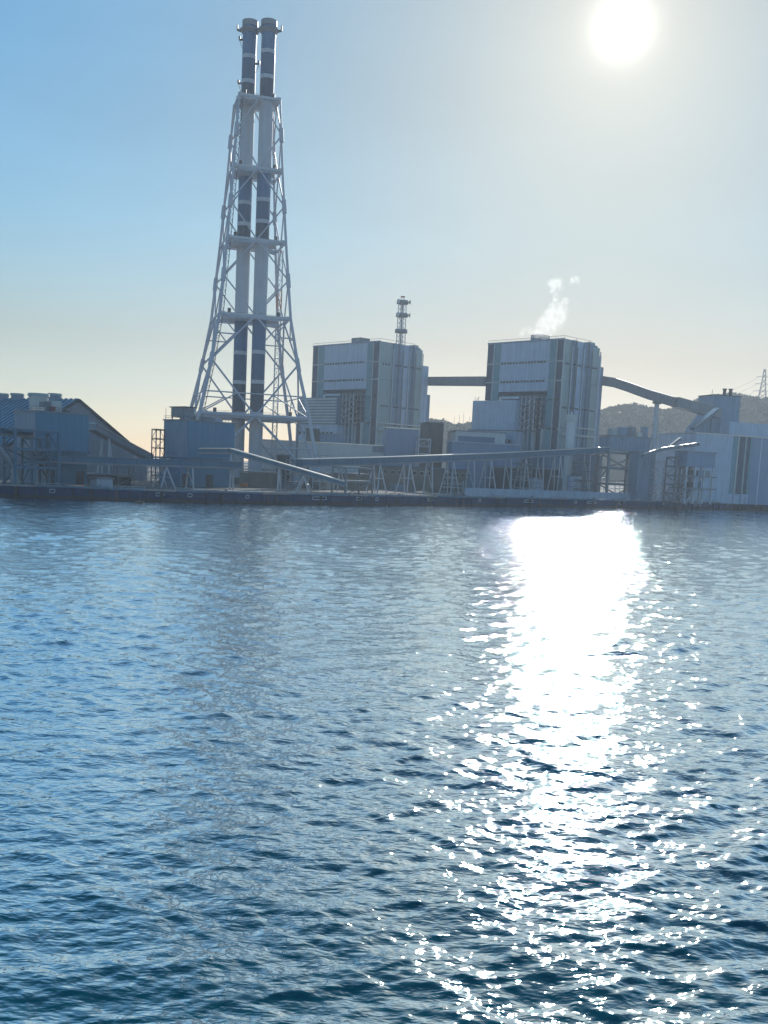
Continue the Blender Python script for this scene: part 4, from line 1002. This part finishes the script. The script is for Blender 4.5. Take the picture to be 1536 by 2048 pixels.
# ------------------------------------------------------------------ steam
def make_steam():
    D = 463.0
    puffs = [(1042, 667, 1.3), (1048, 663, 1.7), (1056, 660, 1.6), (1064, 664, 1.8), (1074, 664, 2.4), (1084, 665, 3.0), (1096, 662, 2.8), (1078, 654, 2.4), (1086, 650, 3.2), (1098, 650, 3.2), (1108, 652, 2.6), (1092, 640, 3.0), (1103, 638, 3.4), (1114, 642, 3.2), (1122, 640, 2.4), (1100, 626, 2.6), (1110, 624, 3.2), (1121, 626, 3.0), (1128, 632, 2.0), (1106, 612, 2.0), (1110, 602, 1.6), (1111, 594, 1.5), (1110, 588, 1.2), (1124, 612, 2.0), (1130, 604, 1.8),
             (1104, 570, 2.0), (1110, 565, 2.2), (1117, 567, 2.2), (1120, 574, 1.8), (1105, 578, 1.7), (1104, 585, 1.2), (1118, 586, .9), (1144, 560, 1.6), (1151, 560, 1.5), (1157, 562, 1.0)]
    o0 = PY(1056, 668, D); r = random.Random(3)
    bm = bmesh.new(); cs = []
    for px, py, rad in puffs:
        p = PY(px, py, D + r.uniform(-1.5, 1.5)) - o0; cs.append((p, rad * 1.45))
        bmesh.ops.create_icosphere(bm, subdivisions=2, radius=rad * 1.75, matrix=Matrix.Translation(p))
    me = bpy.data.meshes.new('steam_plume'); bm.to_mesh(me); bm.free()
    o = bpy.data.objects.new('steam_plume', me); col.objects.link(o); o.location = o0
    md = o.modifiers.new('merge', 'REMESH'); md.mode = 'VOXEL'; md.voxel_size = .5
    m = bpy.data.materials.new('steam'); m.use_nodes = True; t = m.node_tree; t.nodes.clear()
    def nd(ty, **kw):
        n = t.nodes.new(ty)
        for k, v in kw.items(): setattr(n, k, v)
        return n
    ou = nd('ShaderNodeOutputMaterial'); pv = nd('ShaderNodeVolumePrincipled'); pv.inputs['Color'].default_value = (.99, .985, .97, 1); pv.inputs['Anisotropy'].default_value = .5
    co = nd('ShaderNodeTexCoord')
    n = nd('ShaderNodeTexNoise'); n.inputs['Scale'].default_value = .38; n.inputs['Detail'].default_value = 3
    t.links.new(co.outputs['Object'], n.inputs['Vector'])
    sb = nd('ShaderNodeVectorMath', operation='SUBTRACT'); sb.inputs[1].default_value = (.5, .5, .5); t.links.new(n.outputs['Color'], sb.inputs[0])
    sca = nd('ShaderNodeVectorMath', operation='SCALE'); sca.inputs['Scale'].default_value = 4.2; t.links.new(sb.outputs[0], sca.inputs[0])
    pw = nd('ShaderNodeVectorMath', operation='ADD'); t.links.new(co.outputs['Object'], pw.inputs[0]); t.links.new(sca.outputs[0], pw.inputs[1])
    acc = None
    for c, rad in cs:                             # soft billows, densest at their hearts
        d = nd('ShaderNodeVectorMath', operation='DISTANCE'); d.inputs[1].default_value = c; t.links.new(pw.outputs[0], d.inputs[0])
        mr = nd('ShaderNodeMapRange', interpolation_type='SMOOTHSTEP'); mr.inputs[1].default_value = rad; mr.inputs[2].default_value = rad * .1; mr.inputs[3].default_value = 0; mr.inputs[4].default_value = 1
        t.links.new(d.outputs['Value'], mr.inputs[0])
        if acc is None: acc = mr.outputs[0]
        else:
            a = nd('ShaderNodeMath', operation='MAXIMUM'); t.links.new(acc, a.inputs[0]); t.links.new(mr.outputs[0], a.inputs[1]); acc = a.outputs[0]
    n2 = nd('ShaderNodeTexNoise'); n2.inputs['Scale'].default_value = .55; n2.inputs['Detail'].default_value = 4; t.links.new(co.outputs['Object'], n2.inputs['Vector'])
    m2 = nd('ShaderNodeMapRange'); m2.inputs[1].default_value = .38; m2.inputs[2].default_value = .62; m2.inputs[3].default_value = .02; m2.inputs[4].default_value = .19; t.links.new(n2.outputs[0], m2.inputs[0])
    mu = nd('ShaderNodeMath', operation='MULTIPLY'); t.links.new(acc, mu.inputs[0]); t.links.new(m2.outputs[0], mu.inputs[1])
    t.links.new(mu.outputs[0], pv.inputs['Density']); t.links.new(pv.outputs[0], ou.inputs['Volume'])
    o.data.materials.append(m)
    tag(o, 'white steam plume drifting up from the right boiler house roof', 'steam', kind='stuff')
make_steam()

# ------------------------------------------------------------------ haze
def make_haze():
    o = MB().box(-2950, 2950, -900, 2950, -3.5, 215).build('haze', bpy.data.materials.new('haze')); o['kind'] = 'stuff'
    m = o.data.materials[0]; m.use_nodes = True; t = m.node_tree; t.nodes.clear()
    ou = t.nodes.new('ShaderNodeOutputMaterial'); pv = t.nodes.new('ShaderNodeVolumePrincipled')
    pv.inputs['Color'].default_value = (.74, .84, .95, 1); pv.inputs['Density'].default_value = .0002; pv.inputs['Anisotropy'].default_value = .45
    t.links.new(pv.outputs[0], ou.inputs['Volume'])
    tag(o, 'thin pale sea haze filling the air over water and plant', 'haze')
make_haze()
